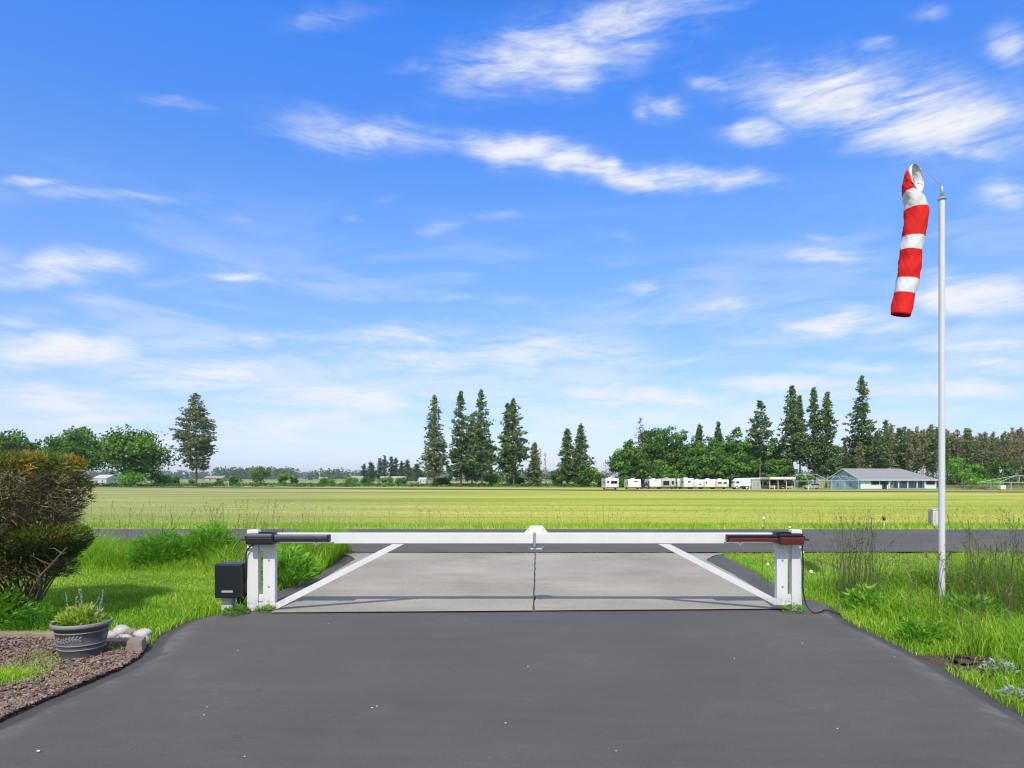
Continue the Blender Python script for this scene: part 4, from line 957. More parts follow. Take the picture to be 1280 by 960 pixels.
# ------------------------------------------------------------------ grasses of the near verges and of the field edge
def sample(n, x0, x1, y0, y1, rng, keep=None, margin=2.0):
    x = rng.uniform(x0, x1, n); y = rng.uniform(y0, y1, n); k = np.abs(x) < .82 * np.maximum(y, 0) + margin
    x, y = x[k], y[k]
    if keep is not None: k = keep(x, y); x, y = x[k], y[k]
    return x, y
def gz0(x, y):
    x = np.asarray(x); y = np.asarray(y); near = (np.abs(x) > 5) & (y < 14)
    return terrain(x, y) + np.where(near, .03 * wob(x, y, .8), 0) - .004
def near_grass():
    rng = np.random.default_rng(101)
    # --- west lawn
    mb = MB(); mown = MB()
    keep = lambda x, y: (x < xl(y) + .03 + .03 * wob(x, y, 4)) & ~in_bed(x, y) & (y < 14.0 + .025 * x + .35)
    x, y = sample(170000, -14, -3.3, 6.4, 14.2, rng, keep)
    e = xl(y) - x
    mow = smooth(8.9, 9.6, y + .25 * wob(x, y, .8)) * smooth(11.6, 11.1, y + .2 * wob(x, y, 1.1)) * smooth(.15, .8, e)
    tall = smooth(11.2, 11.9, y + .25 * wob(x, y, 1.2)) * smooth(14.1, 13.7, y)
    nz = wob(x, y, 1.6); fz = rng.random(len(x))
    h = (.10 + .05 * nz) * (1 - mow) + .045 * mow + tall * (.34 + .14 * nz + .05 * wob(x, y, 5)) + smooth(8.0, 10.5, y) * smooth(1.3, .1, e) * (.18 + .1 * nz)
    h = np.maximum(h, .03) * (.55 + .8 * fz)
    tint = np.clip(.42 + .16 * nz + .28 * rng.normal(0, 1, len(x)) * .6 + .18 * mow - .08 * tall, 0, .93); tint = np.where(rng.random(len(x)) < .03, 1, tint)
    m = mow * rng.random(len(x)) > .35
    k = ~m; blades(mb, np.c_[x, y][k], gz0(x, y)[k], h[k], np.where(tall[k] > .5, .011, .0085), rng.uniform(.2, .85, k.sum()), tint[k], rng)
    blades(mown, np.c_[x, y][m], gz0(x, y)[m], h[m], .008, rng.uniform(.2, .9, m.sum()), np.clip(tint[m] - .15, 0, 1), rng)
    tag(mb.build('lawn_grass', M['grass']), 'lush green grass between the bark bed and the taxiway', 'grass', kind='stuff')
    tag(mown.build('mown_grass', M['grass_mown']), 'yellow-green mown strip across the lawn beside the shrub', 'grass', kind='stuff')
    # --- east verge
    mb = MB(); mown = MB()
    soil = lambda x, y: np.hypot((x - 4.08) / .42, (y - 5.75) / .30) < .8 + .35 * wob(x, y, 5)
    keep = lambda x, y: (x > xr(y) - .03 + .035 * wob(x, y, 5)) & (y < 14.0 + .02 * x + .1) & ~(soil(x, y) & (rng.random(len(x)) < .9))
    x, y = sample(250000, 3.3, 14, 2.6, 14.4, rng, keep)
    e = x - xr(y); mow = smooth(9.9, 10.9, y + .35 * wob(x, y, .9)) * smooth(.1, .9, e + .2)
    nz = wob(x, y, 1.5); fz = rng.random(len(x))
    tallm = smooth(.15, .9, e + .15 * nz) * smooth(10.7, 9.0, y + .3 * nz)
    h = (.075 + .03 * nz) + tallm * (.27 + .13 * nz + .06 * wob(x, y, 4) + .34 * smooth(5.1, 6.4, x) * smooth(10.0, 8.0, y)) - .02 * mow
    h = h * (1 - .78 * np.exp(-(((x - 5.35) / .42) ** 2 + ((y - 7.35) / .95) ** 2)))   # thinner growth in front of the pole
    h = np.maximum(h, .035) * (.5 + .85 * fz)
    tint = np.clip(.46 + .17 * nz + .18 * rng.normal(0, 1, len(x)) + .12 * mow - .06 * tallm, 0, .93); tint = np.where(rng.random(len(x)) < .035, 1, tint)
    m = mow * rng.random(len(x)) > .3; k = ~m
    blades(mb, np.c_[x, y][k], gz0(x, y)[k], h[k], np.where(y[k] < 7, .0065, .0095), rng.uniform(.2, .9, k.sum()), np.clip(tint[k] - .14 * smooth(4.6, 6.2, x[k]), 0, 1), rng)
    blades(mown, np.c_[x, y][m], gz0(x, y)[m], h[m] * .8, .009, rng.uniform(.2, .9, m.sum()), np.clip(tint[m] + .06, 0, 1), rng)
    tag(mb.build('verge_grass', M['grass']), 'tall green grass around the windsock pole', 'grass', kind='stuff')
    tag(mown.build('mown_grass', M['grass_mown']), 'yellow-green mown grass along the taxiway behind the windsock pole', 'grass', kind='stuff')
    # bed tufts
    mb = MB(); n = 1500; cx, cy = G(6, 843); c = rng.normal(0, 1, (n, 2)) * (.16, .13) + (cx, cy); c = c[c[:, 0] < xl(c[:, 1]) - .1]
    blades(mb, c, -.035, rng.uniform(.02, .10, len(c)), .005, rng.uniform(.3, 1, len(c)), rng.uniform(.4, .9, len(c)), rng)
    for (px, py, k, s) in [(55, 822, 260, .09), (40, 815, 200, .10), (140, 800, 200, .07), (150, 808, 120, .05), (20, 885, 60, .03), (110, 832, 60, .05), (75, 850, 80, .06), (30, 872, 40, .04)]:
        c = rng.normal(0, s, (k, 2)) + G(px, py); c = c[c[:, 0] < xl(c[:, 1]) - .12]; blades(mb, c, -.035, rng.uniform(.015, .06, len(c)), .0045, rng.uniform(.3, 1, len(c)), rng.uniform(.4, .95, len(c)), rng)
    tag(mb.build('grass_tufts', M['grass']), 'sparse grass tufts coming up through the bark bed', 'grass', kind='stuff')
def stalks(mb, xy, z, h, rng, spread=.35, head=.10, lean=None, dark=0.):
    """flowering grass stalks, with an open or a tight head of seeds"""
    N = len(xy); az = rng.uniform(0, 2 * np.pi, N); l = rng.uniform(.03, spread, N) if lean is None else lean
    D = np.c_[np.cos(az), np.sin(az), np.zeros(N)]; b = np.c_[xy, np.broadcast_to(z, (N,))]; hh = np.asarray(h)[:, None]; ll = l[:, None]
    P = [b, b + np.array([0, 0, 1]) * hh * .45 + D * hh * ll * .2, b + np.array([0, 0, 1]) * hh * .8 + D * hh * ll * .55, b + np.array([0, 0, 1]) * hh * (1 - .15 * ll) + D * hh * ll]
    w = [.0030, .0027, .0022, .0014]; V = []
    for p, ww in zip(P, w):
        for k in range(3): V.append(p + ww * np.array([math.cos(2.1 * k), math.sin(2.1 * k), 0]))
    V = np.stack(V, 1); q = []
    for i in range(3):
        for k in range(3): q.append([3 * i + k, 3 * i + (k + 1) % 3, 3 * i + 3 + (k + 1) % 3, 3 * i + 3 + k])
    tint = rng.uniform(0., .6, N) * (1 - dark)
    mb.add(V.reshape(-1, 3), (np.arange(N)[:, None, None] * 12 + np.array(q)[None]).reshape(-1, 4), np.repeat(tint, 9))
    for k in range(14):
        f = rng.uniform(0, 1, N)[:, None]; p = P[3] - (P[3] - P[2]) * f * np.minimum(1, head * 6); sp = (.15 + f) * head * .35
        d = (P[3] - P[2]); d = unit(d) + rng.normal(0, .45, (N, 3)) * (.4 + f)
        leaves(mb, p + d * sp * .3, d, rng.uniform(.016, .034, N), .008, np.clip(tint + rng.uniform(-.2, .3, N), 0, 1), rng=rng)
def seed_heads():
    rng = np.random.default_rng(77); mb = MB()
    def clump(px, Y, n, sx, sy, h0, h1, spread=.3, head=.1, dark=0.):
        c = rng.normal(0, 1, (n, 2)) * (sx, sy) + (PX(px, Y), Y); c = c[(c[:, 0] > xr(c[:, 1]) + .1) | (c[:, 0] < xl(c[:, 1]) - .1)]
        stalks(mb, c, -.06, rng.uniform(h0, h1, len(c)), rng, spread, head, dark=dark)
    clump(1067, 8.6, 60, .16, .2, .5, 1.25, .55, .13, .5); clump(1085, 8.5, 26, .1, .2, .5, 1.1, .65, .12, .5); clump(1060, 9.2, 18, .35, .4, .3, .8, .4)
    clump(1120, 8.5, 18, .4, .8, .3, .8); clump(1215, 7.6, 85, .75, .8, .4, 1.05, .4, .12, .2); clump(1265, 6.4, 75, .5, .6, .4, 1.05, .45, .13, .2); clump(1205, 8.4, 22, .12, .3, .6, 1.15, .3, .13, .6); clump(1268, 7.0, 30, .15, .3, .8, 1.4, .4, .14, .6); clump(1300, 7.2, 45, .8, .8, .5, 1.3, .4)
    clump(1240, 9.2, 32, 1.2, .8, .4, 1.0, .35); clump(1040, 10.0, 12, .4, .4, .3, .8); clump(960, 10.2, 12, .25, .3, .3, .75)
    o = mb.build('seed_stalks', M['grass_dry']); tag(o, 'dry flowering grass stalks above the grass around the windsock pole', 'seed stalks', kind='stuff')
    mb = MB()
    def clump2(px, Y, n, sx, sy, h0, h1, spread=.3, head=.1):
        c = rng.normal(0, 1, (n, 2)) * (sx, sy) + (PX(px, Y), Y); c = c[c[:, 0] < xl(c[:, 1]) - .1]; stalks(mb, c, -.06, rng.uniform(h0, h1, len(c)), rng, spread, head)
    clump2(190, 13.2, 70, 1.6, .4, .5, 1.25); clump2(300, 12.6, 45, .5, .5, .5, 1.3, .35); clump2(130, 13.4, 40, .8, .3, .4, 1.0); clump2(330, 11.6, 30, .4, .5, .4, .95)
    tag(mb.build('seed_stalks', M['grass_dry']), 'dry flowering grass stalks behind the weed clumps near the shrub', 'seed stalks', kind='stuff')
def field_edge():
    rng = np.random.default_rng(55); mb = MB()
    n = 42000; x, y = sample(n, -26, 26, 20.35, 24.2, rng, None, 6)
    yy = y - (20.6 - .006 * x); k = (rng.random(len(x)) < np.interp(yy, [0, 1.0, 2.0, 3.4], [1, 1, .6, .15])) & (yy > .05); x, y, yy = x[k], y[k], yy[k]
    h = np.interp(yy, [0, .25, 1.5, 3.5], [.06, .16, .15, .06]) * rng.uniform(.5, 1.4, len(x)) * (1 + .45 * wob(x, y, .7))
    blades(mb, np.c_[x, y], gz0(x, y), np.maximum(h, .02), .014, rng.uniform(.2, .8, len(x)), np.where(yy < .22 + .1 * wob(x, y, 1.5), rng.uniform(.9, 1, len(x)), np.clip(rng.normal(.45, .22, len(x)) + .12 * wob(x, y, .6), 0, .95)), rng)
    tag(mb.build('field_edge_grass', M['grass']), 'bright green unmown grass along the far edge of the taxiway', 'grass', kind='stuff')
    mb = MB(); x, y = sample(1000, -26, 26, 20.8, 22.6, rng, None, 5); k = wob(x, y, .35) + rng.normal(0, .4, len(x)) > -.1; x, y = x[k], y[k]
    stalks(mb, np.c_[x, y], gz0(x, y), rng.uniform(.25, .8, len(x)), rng, .3, .09)
    tag(mb.build('field_edge_stalks', M['grass_dry']), 'thin seed stalks standing along the far edge of the taxiway', 'seed stalks', kind='stuff')
    # short stubble of the mown field
    mb = MB(); n = 60000; y = 22.5 * np.exp(rng.random(n) ** 1.4 * np.log(60 / 22.5)); x = rng.uniform(-.95, .95, n) * y
    t = np.clip(.42 + .3 * wob(x * .12, y, .55) + rng.normal(0, .2, n), 0, 1) + .1 * wob(x, y, .12)
    blades(mb, np.c_[x, y], gz0(x, y), rng.uniform(.02, .06, n), .012 + .0006 * y, rng.uniform(.3, 1, n), np.clip(t + .18, 0, 1), rng)
    tag(mb.build('field_grass', M['grass_mown']), 'short mown grass of the airfield beyond the taxiway', 'grass', kind='stuff')
    mb = MB()   # dead grass where the concrete meets the taxiway
    x = rng.uniform(-3.9, 4.9, 2600); y = 13.72 + .035 * rng.normal(0, 1, 2600) + .025 * x * .5; keepk = (wob(x, y, 2.2) + rng.normal(0, .5, 2600)) > .0; x, y = x[keepk], y[keepk]
    blades(mb, np.c_[x, y], -.01, rng.uniform(.02, .07, len(x)), .009, rng.uniform(.4, 1, len(x)), rng.uniform(.3, 1, len(x)), rng)
    tag(mb.build('joint_grass', M['grass_dry']), 'dead grass in the joint between concrete apron and taxiway', 'grass', kind='stuff')
near_grass(); seed_heads(); field_edge()

# ------------------------------------------------------------------ trees
def conifer(rng, H, R, cb=.12, nb=170, clump=.75, env='fir', rise=.15, droop=.05, dens=6, gap=.12, trunk=.011):
    """tapered trunk, whorled limbs and needle clumps along them"""
    wood, need = MB(), MB()
    tz = np.linspace(0, 1, 9); bend = rng.normal(0, .004 * H, (9, 2)).cumsum(0) * .5; bend -= bend[0]
    axis = np.c_[bend, tz * H]
    tube(wood, axis, np.maximum(H * trunk * (1 - tz * .93), .03), 8, .5)
    wide = R * (.80 + .62 * rng.random((12, 9))) * (.88 + .24 * rng.random((1, 9))); C, D, Tn, Sz = [], [], [], []
    t_all = cb + (1 - cb) * (rng.random(nb) ** .92)
    for t in np.sort(t_all):
        a = rng.uniform(0, 2 * np.pi); u = (t - cb) / (1 - cb)
        if env == 'fir': e = (1 - u) ** .72 * min(1, .5 + u * 3.2)
        elif env == 'pine': e = min(1, .50 + 1.9 * u) * (1 - u ** 2.2) ** .8 * .95 + .05
        else: e = (1 - u) ** .6 * min(1, .35 + u * 2.2)
        if rng.random() < gap: continue
        L = max(.25, e * wide[int(a / (2 * np.pi) * 12) % 12, min(int(u * 9), 8)] * rng.uniform(.55, 1.12)); z = t * H
        ax = np.array([np.interp(t, tz, axis[:, 0]), np.interp(t, tz, axis[:, 1]), z]); o = np.array([math.cos(a), math.sin(a), 0])
        r = rise * (1.6 * u - .4) if env == 'fir' else rise
        end = ax + o * L + np.array([0, 0, L * r - droop * L * L * .12])
        mid = (ax + end) / 2 + np.array([0, 0, .06 * L])
        tube(wood, [ax, mid, end], [max(.02, .012 * L + .015), .02, .01], 3, .5, caps=False)
        nc = max(2, int(L / (clump * .62)))
        for s in np.linspace(.28 if env != 'pine' else .42, 1.02, nc):
            p = ax * (1 - s) ** 2 + 2 * mid * s * (1 - s) + end * s * s
            side = np.cross(o, [0, 0, 1.0]); p = p + side * rng.normal(0, .17 * L * (1.1 - s * .6)) + np.array([0, 0, rng.normal(0, .28 * clump)])
            C.append(p); D.append(o); Tn.append(rng.uniform(0, 1) * .6 + .25 * u); Sz.append(clump * rng.uniform(.75, 1.25) * (1 - .35 * u))
    # leader
    for k in range(5): C.append(axis[-1] + np.array([0, 0, -.25 * k * clump])); D.append(np.array([0, 0, 1.0])); Tn.append(.6); Sz.append(clump * .5)
    C, D, Tn, Sz = map(np.array, (C, D, Tn, Sz)); k = dens
    c = np.repeat(C, k, 0) + rng.normal(0, .22, (len(C) * k, 3)) * np.repeat(Sz, k)[:, None] * np.array([1, 1, .55]); d = np.repeat(D, k, 0) * .7 + rng.normal(0, .6, (len(c), 3)) + np.array([0, 0, .18])
    s = np.repeat(Sz, k) * rng.uniform(.6, 1.15, len(c))
    leaves(need, c - unit(d) * s[:, None] * .35, d, s * 1.12, s * .42, np.clip(np.repeat(Tn, k) + rng.normal(0, .14, len(c)), 0, 1), rng=rng)
    return wood, need
def place_conifer(name, label, px, ptop, halfw, Y, seed, mat='fol_fir', barkm='bark_brown', group=None, base_z=None, **kw):
    x = PX(px, Y); zb = T(x, Y) - .15; H = PZ(ptop, Y) - zb; R = halfw / F * Y
    t = thing(name, label, 'tree', (x, Y, zb), group=group)
    w, n = conifer(np.random.default_rng(seed), H, R, **kw)
    w.build('trunk', M[barkm], t, smooth_=True); n.build('crown', M[mat], t); return t
def broadleaf(rng, H, R, crown0=.16, nblob=46, leaf=.5, nleaf=95, squash=1.0):
    """short trunk, limbs, and a billowing crown of leaf masses with gaps between them"""
    wood, fol = MB(), MB(); zc = H * (crown0 + 1) / 2; hz = H * (1 - crown0) / 2
    tube(wood, [(0, 0, 0), (.02 * H, 0, H * .2), (0, .02 * H, H * .45), (.02 * H, 0, H * .7)], [H * .028, H * .022, H * .015, H * .005], 8)
    B = []
    for i in range(nblob):
        u = rng.uniform(-1, 1); a = rng.uniform(0, 2 * np.pi); f = rng.random() ** .45 * .78
        q = math.sqrt(1 - u * u); wz = 1 - .22 * max(u, 0) - .18 * max(-u, 0)
        p = np.array([R * f * q * math.cos(a) * wz, R * f * q * math.sin(a) * wz, zc + hz * u * f * 1.02]); r = R * rng.uniform(.17, .34) * (1.1 - .3 * abs(u))
        B.append((p, r))
        if i % 4 == 0: tube(wood, curve([(0, 0, H * rng.uniform(.15, .4)), (p[0] * .45, p[1] * .45, p[2] * .75), tuple(p)], 8), np.linspace(H * .010, .03, len(curve([(0, 0, 0), (1, 1, 1), (2, 2, 2)], 8))), 5, caps=False)
    for p, r in B:
        n = int(nleaf * (r / (R * .26)) ** 2 * rng.uniform(.7, 1.2)); v = unit(rng.normal(size=(n, 3))); v[:, 2] = np.where(v[:, 2] < -.55, -v[:, 2], v[:, 2])
        c = p + v * r * (rng.random(n) ** .35)[:, None] * np.array([1.08, 1.08, .82]) * (1 + .18 * rng.normal(size=n))[:, None]
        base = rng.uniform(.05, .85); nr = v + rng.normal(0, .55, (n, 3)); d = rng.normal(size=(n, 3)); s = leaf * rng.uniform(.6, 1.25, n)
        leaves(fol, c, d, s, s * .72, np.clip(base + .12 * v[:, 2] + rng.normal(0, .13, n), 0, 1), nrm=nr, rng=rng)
    return wood, fol
def place_broad(name, label, px, ptop, halfw, Y, seed, mat='fol_oak', group=None, cat='tree', barkm='bark_brown', **kw):
    x = PX(px, Y); zb = T(x, Y) - .1; H = PZ(ptop, Y) - zb; R = halfw / F * Y * 1.16
    t = thing(name, label, cat, (x, Y, zb), group=group)
    w, n = broadleaf(np.random.default_rng(seed), H, R, **kw)
    w.build('trunk' if cat == 'tree' else 'stems', M[barkm], t, smooth_=True); n.build('crown' if cat == 'tree' else 'leaves', M[mat], t); return t

gl = 'broad-leaved trees west of the lone pine'
place_broad('broadleaf_tree', 'dark green tree rising behind the flat-topped clipped shrub', 8, 535, 38, 215, 201, group=gl, nblob=80, leaf=.95, nleaf=120)
place_broad('broadleaf_tree', 'oak between the clipped shrub and the wider oak, with open sky under its east side', 96, 529.5, 34, 215, 202, group=gl, nblob=90, leaf=.95, nleaf=120, crown0=.10)
place_broad('broadleaf_tree', 'wide dark oak with a low skirt of leaves, next to the lone pine', 165, 532.5, 44, 212, 203, group=gl, nblob=110, leaf=.95, nleaf=120, crown0=.02)
place_conifer('pine_tree', 'lone grey-green pine with bare lower trunk standing at the field edge', 245, 492.5, 22.5, 235, 204, 'fol_pine', 'bark_pine', cb=.17, nb=360, clump=1.0, env='pine', rise=.22, dens=9, gap=.05, trunk=.0125)
gb = 'bushes along the far edge of the field'
for i, (px, pt, hw, Y, mat, lab) in enumerate([
    (200, 592, 16, 222, 'fol_bright', 'low bright bush under the wide oak'), (165, 590, 20, 205, 'fol_bright', 'wide bright thicket at the foot of the wide oak'),
    (219, 596, 5, 260, 'fol_oak', 'small round bush west of the lone pine trunk'), (241, 599, 4, 250, 'fol_oak', 'tiny bush at the foot of the lone pine'), (274, 597, 5, 260, 'fol_bright', 'small bush just east of the lone pine trunk'),
    (293, 595.5, 8, 270, 'fol_oak', 'low dark bush between the lone pine and the round bush'), (326, 581.5, 14, 260, 'fol_oak', 'big round dark bush standing alone in the gap'), (354, 590.5, 9, 262, 'fol_bright', 'bright bush beside the big round dark one'),
    (368, 594, 5, 265, 'fol_oak', 'small bush closing the row beside the bright one'), (408, 599, 10, 280, 'fol_bright', 'faint low bush in the open gap'), (438, 596, 9, 275, 'fol_bright', 'low green bush in front of the far houses'),
    (458, 597, 8, 290, 'fol_oak', 'low grey-green bush in front of the far conifers'), (482, 596, 10, 280, 'fol_bright', 'wide low bush under the far conifers'), (502, 597, 8, 285, 'fol_oak', 'low bush just west of the first tall fir'),
    (616, 592, 15, 225, 'fol_bright', 'bright bush below the gap in the tall firs'), (552, 598, 10, 222, 'fol_oak', 'low bush at the foot of the first tall fir'), (645, 597, 12, 222, 'fol_oak', 'low bush at the foot of the ragged tall fir'),
    (697, 586, 9, 205, 'fol_oak', 'dark bush west of the paired short firs'), (735, 582, 15, 203, 'fol_oak', 'dense dark bush under the paired short firs'), (750, 590, 7, 200, 'fol_oak', 'dark bush at the edge of the grove by the first trailer'),
    (782, 594.5, 9, 186, 'fol_oak', 'leafy bush between the two camper trailers standing apart'), (838, 579, 11, 178, 'fol_bright', 'bright yellow-green young tree behind the camper row'), (853, 590, 6, 178, 'fol_bright', 'low bright bush beside the bright young tree'),
    (1197, 566, 20, 172, 'fol_bright', 'fresh green leafy tree just beyond the windsock pole'), (1222, 578, 12, 176, 'fol_bright', 'pale green thin bush between two leafy trees at the fence'), (1256, 569, 19, 172, 'fol_oak', 'dark green round tree near the rail fence'),
    (1290, 578, 16, 178, 'fol_oak', 'dark bush behind the open frame at the picture edge'), (1230, 603, 24, 160, 'fol_bright', 'low bright hedge behind the rail fence'), (1005, 590, 9, 182, 'fol_bright', 'bright bush behind the open carport frame')]):
    place_broad('bush', lab, px, pt, hw, Y, 300 + i, mat, gb, 'bush', nblob=26, leaf=.62, nleaf=70, crown0=.0)
gf = 'tall firs in the middle of the view'
for i, (px, pt, hw, Y, lab, kw) in enumerate([
    (543, 495.5, 18, 210, 'first tall fir of the middle group, standing a little apart', dict(cb=.14)), (576, 490.5, 19, 212, 'second tall fir of the middle group, with a narrow straight top', dict(cb=.12)),
    (603, 489.5, 21, 208, 'tallest fir of the middle group, with a brownish side', dict(cb=.16)), (590, 520, 16, 216, 'shorter dark fir filling in between the two tallest', dict(cb=.1)), (642, 499.5, 19, 210, 'ragged tall fir closing the middle group', dict(cb=.12, env='mix')), (634, 506, 12, 214, 'slim fir pressed against the ragged tall one', dict(cb=.15)),
    (668, 555, 9, 214, 'small dark fir east of the ragged tall one', dict(cb=.05)), (709, 537, 13, 208, 'shorter fir of the close pair', dict(cb=.1)), (726, 531.5, 15, 206, 'taller fir of the close pair', dict(cb=.08))]):
    k = dict(nb=300, clump=1.15, env='fir', rise=.2, droop=.06, dens=8, gap=.10); k.update(kw)
    place_conifer('fir_tree', lab, px, pt, hw, Y, 400 + i, 'fol_fir' if i % 3 else 'fol_pine', 'bark_pine', gf, **k)
for i, (px, pt, hw, Y, lab) in enumerate([(675, 561, 4, 216, 'thin dead grey snag beside the small dark fir'), (682, 566, 3, 218, 'second thin dead snag, east of the first'), (757, 576, 7, 196, 'brown half-dead tree at the edge of the grove')]):
    place_conifer('dead_tree', lab, px, pt, hw, Y, 420 + i, 'fol_dead', 'bark_grey', 'dead trees near the close fir pair', nb=60, clump=.6, env='mix', dens=2, gap=.3, cb=.2)
# the leafy grove behind the campers
gg = 'trees of the leafy grove behind the campers'
G_ = [(778, 556, 16, 190, 'small oak at the open west edge of the grove'), (787, 545, 18, 196, 'leaning oak on the west shoulder of the grove'), (815, 529, 23, 200, 'tall oak with a lobed top beside the dead snag'), (833, 526, 21, 204, 'highest oak of the grove, just east of the snag'),
      (849, 531, 20, 203, 'tall round oak in the middle of the grove'), (868, 541, 22, 198, 'broad oak behind the middle of the camper row'), (889, 541, 20, 200, 'oak under the two fir tips of the grove'), (906, 545, 20, 196, 'oak behind the last campers of the row'),
      (920, 528, 17, 200, 'tall oak with a pointed dome near the tall bare-stemmed pine'), (934, 536, 19, 194, 'bright-sided oak right beside the tall bare-stemmed pine'), (800, 562, 15, 186, 'low oak directly behind the second camper'), (824, 572, 12, 184, 'small tree behind the third camper'),
      (862, 568, 17, 185, 'low spreading tree behind the middle campers'), (884, 566, 16, 184, 'low dark tree behind the fifth and sixth campers'), (908, 566, 17, 183, 'low tree behind the end of the camper row'), (932, 562, 16, 184, 'low tree over the white box truck'),
      (966, 541, 15, 192, 'oak between the bare-stemmed pine and the tall fir pair'), (968, 570, 15, 182, 'low green tree behind the flat-roofed shed'), (981, 572, 12, 183, 'low tree under the twin-trunk fir')]
for i, (px, pt, hw, Y, lab) in enumerate(G_):
    place_broad('broadleaf_tree', lab, px, pt, hw, Y, 500 + i, 'fol_oak' if i not in (9, 16) else 'fol_bright', gg, nblob=58, leaf=.70, nleaf=90, crown0=.06)
place_conifer('dead_tree', 'brown dead-topped conifer sticking out of the leafy grove', 801, 523, 11, 197, 530, 'fol_dead', 'bark_grey', nb=110, clump=.7, env='mix', dens=3, gap=.2, cb=.35)
ge = 'firs standing in and beside the leafy grove'
for i, (px, pt, hw, Y, lab, kw) in enumerate([
    (874, 532, 10, 212, 'fir tip peeping over the broad oak', {}), (898, 529, 10, 213, 'fir tip peeping over the oaks next to the pointed dome', {}), (950, 503, 13, 190, 'tall bare-stemmed pine rising out of the grove', dict(cb=.42, env='pine', nb=150)),
    (991, 483.5, 17, 186, 'broad tall fir with twin reddish trunks', dict(cb=.26)), (1000, 497, 9, 190, 'slim fir half hidden by the broad twin-trunk one', dict(cb=.3)), (1019, 485.5, 13, 186, 'tall slim fir west of its bushier twin', dict(cb=.16)), (1033, 492, 17, 184, 'bushy drooping fir beside the tall slim one', dict(cb=.14)),
    (1078, 470.5, 19, 192, 'tallest fir of all, standing alone over the house roof', dict(cb=.22)), (946, 560, 10, 196, 'dark low fir behind the bare-stemmed pine', dict(cb=.04))]):
    k = dict(nb=300, clump=1.1, env='fir', rise=.2, droop=.07, dens=8, gap=.08); k.update(kw)
    place_conifer('fir_tree', lab, px, pt, hw, Y, 540 + i, 'fol_fir', 'bark_pine', ge, **k)
# thin conifer stand behind the house: many look-alike trees, some dying
def stand():
    rng = np.random.default_rng(88); vg, vd = [], []
    def proto(H, R, seed, mat, barkm, name, **kw):
        t = thing(name, None, 'tree'); w, n = conifer(np.random.default_rng(seed), H, R, **kw); w.build('trunk', M[barkm], t, smooth_=True); n.build('crown', M[mat], t); return t
    for s in range(7): vg.append(proto(16, 1.9, 700 + s, 'fol_wood' if s % 2 else 'fol_fir', 'bark_pine', 'slim_conifer', cb=.32, nb=120, clump=.85, env='mix', dens=6, rise=.1, gap=.12, trunk=.009))
    for s in range(5): vd.append(proto(15, 1.5, 720 + s, 'fol_dead' if s % 2 else 'fol_wood', 'bark_grey', 'dying_conifer', cb=.42, nb=90, clump=.75, env='mix', dens=4, rise=.05, gap=.2, trunk=.009))
    used = set(); k = 0
    for i, px in enumerate(np.sort(np.r_[np.linspace(1044, 1345, 96) + rng.normal(0, 3, 96), rng.uniform(1050, 1345, 74)])):
        Y = rng.uniform(196, 275) if i % 2 else rng.uniform(182, 215)
        top = np.interp(px, [1044, 1056, 1066, 1095, 1110, 1150, 1180, 1230, 1330], [560, 553, 556, 545, 536, 538, 540, 541, 548]) + rng.normal(0, 4.5) + (6 if rng.random() < .4 else 0)
        x = PX(px, Y); zb = T(x, Y) - .2; H = PZ(top, Y) - zb; pd = .3 if px < 1140 else .72
        dead = rng.random() < pd; src = (vd if dead else vg)[int(rng.integers(len(vd if dead else vg)))]
        if src in used: t = copy_thing(src)
        else: t = src; used.add(src)
        t.location = (x, Y, zb); s = H / (15 if dead else 16); wd = s * rng.uniform(.8, 1.35); t.scale = (wd, wd, s); t.rotation_euler = (0, 0, rng.uniform(0, 6.28))
        tag(t, 'slim brown dying conifer with sparse needles in the stand behind the house' if dead else 'slim green conifer in the crowded stand behind the house', 'tree', 'dying conifers of the stand behind the house' if dead else 'green conifers of the stand behind the house')
    for p in vg + vd:
        if p not in used:
            for c in list(p.children): bpy.data.objects.remove(c)
            bpy.data.objects.remove(p)
stand()
place_broad('broadleaf_tree', 'bright leafy tree among the slim trunks behind the house roof', 1124, 556, 12, 188, 610, 'fol_bright', nblob=40, leaf=.6, crown0=.1)
place_broad('broadleaf_tree', 'olive leafy tree behind the gable end of the house', 1062, 566, 13, 190, 611, 'fol_oak', nblob=40, leaf=.6, crown0=.0)

# far belts of woodland, each a mass nobody could count
def far_wood(name, label, spans, seed):
    rng = np.random.default_rng(seed); mb = MB()
    for (p0, p1, Y, topa, topb, n, con) in spans:
        for i in range(n):
            px = rng.uniform(p0, p1); y = Y * rng.uniform(.92, 1.12); x = PX(px, y); zb = T(x, y) - 1; top = PZ(rng.uniform(topa, topb), y); H = max(top - zb, 2); m = 46
            v = unit(rng.normal(size=(m, 3))); u = rng.random(m)
            if rng.random() < con: R = H * .2; c = np.c_[v[:, 0] * R * (1 - u), v[:, 1] * R * (1 - u), u * H]
            else: R = H * rng.uniform(.4, .75); c = np.c_[v[:, 0] * R, v[:, 1] * R, H * .52 + v[:, 2] * H * .48]
            s = H * .26 * rng.uniform(.6, 1.2, m)
            leaves(mb, c + (x, y, zb), rng.normal(size=(m, 3)), s, s * .7, np.clip(rng.uniform(.1, .8) + rng.normal(0, .15, m), 0, 1), rng=rng)
    return tag(mb.build(name, M['fol_far']), label, 'woodland', kind='stuff')
far_wood('far_woods', 'hazy blue-green woods along the flat horizon', [(-60, 560, 2300, 588, 593, 330, .2), (270, 365, 1500, 584.5, 590, 70, .2), (395, 470, 1300, 586, 594, 40, .5), (560, 820, 1900, 588, 594, 120, .3), (-100, 260, 1700, 589, 594, 110, .2), (820, 1400, 1500, 586, 594, 200, .4)], 41)
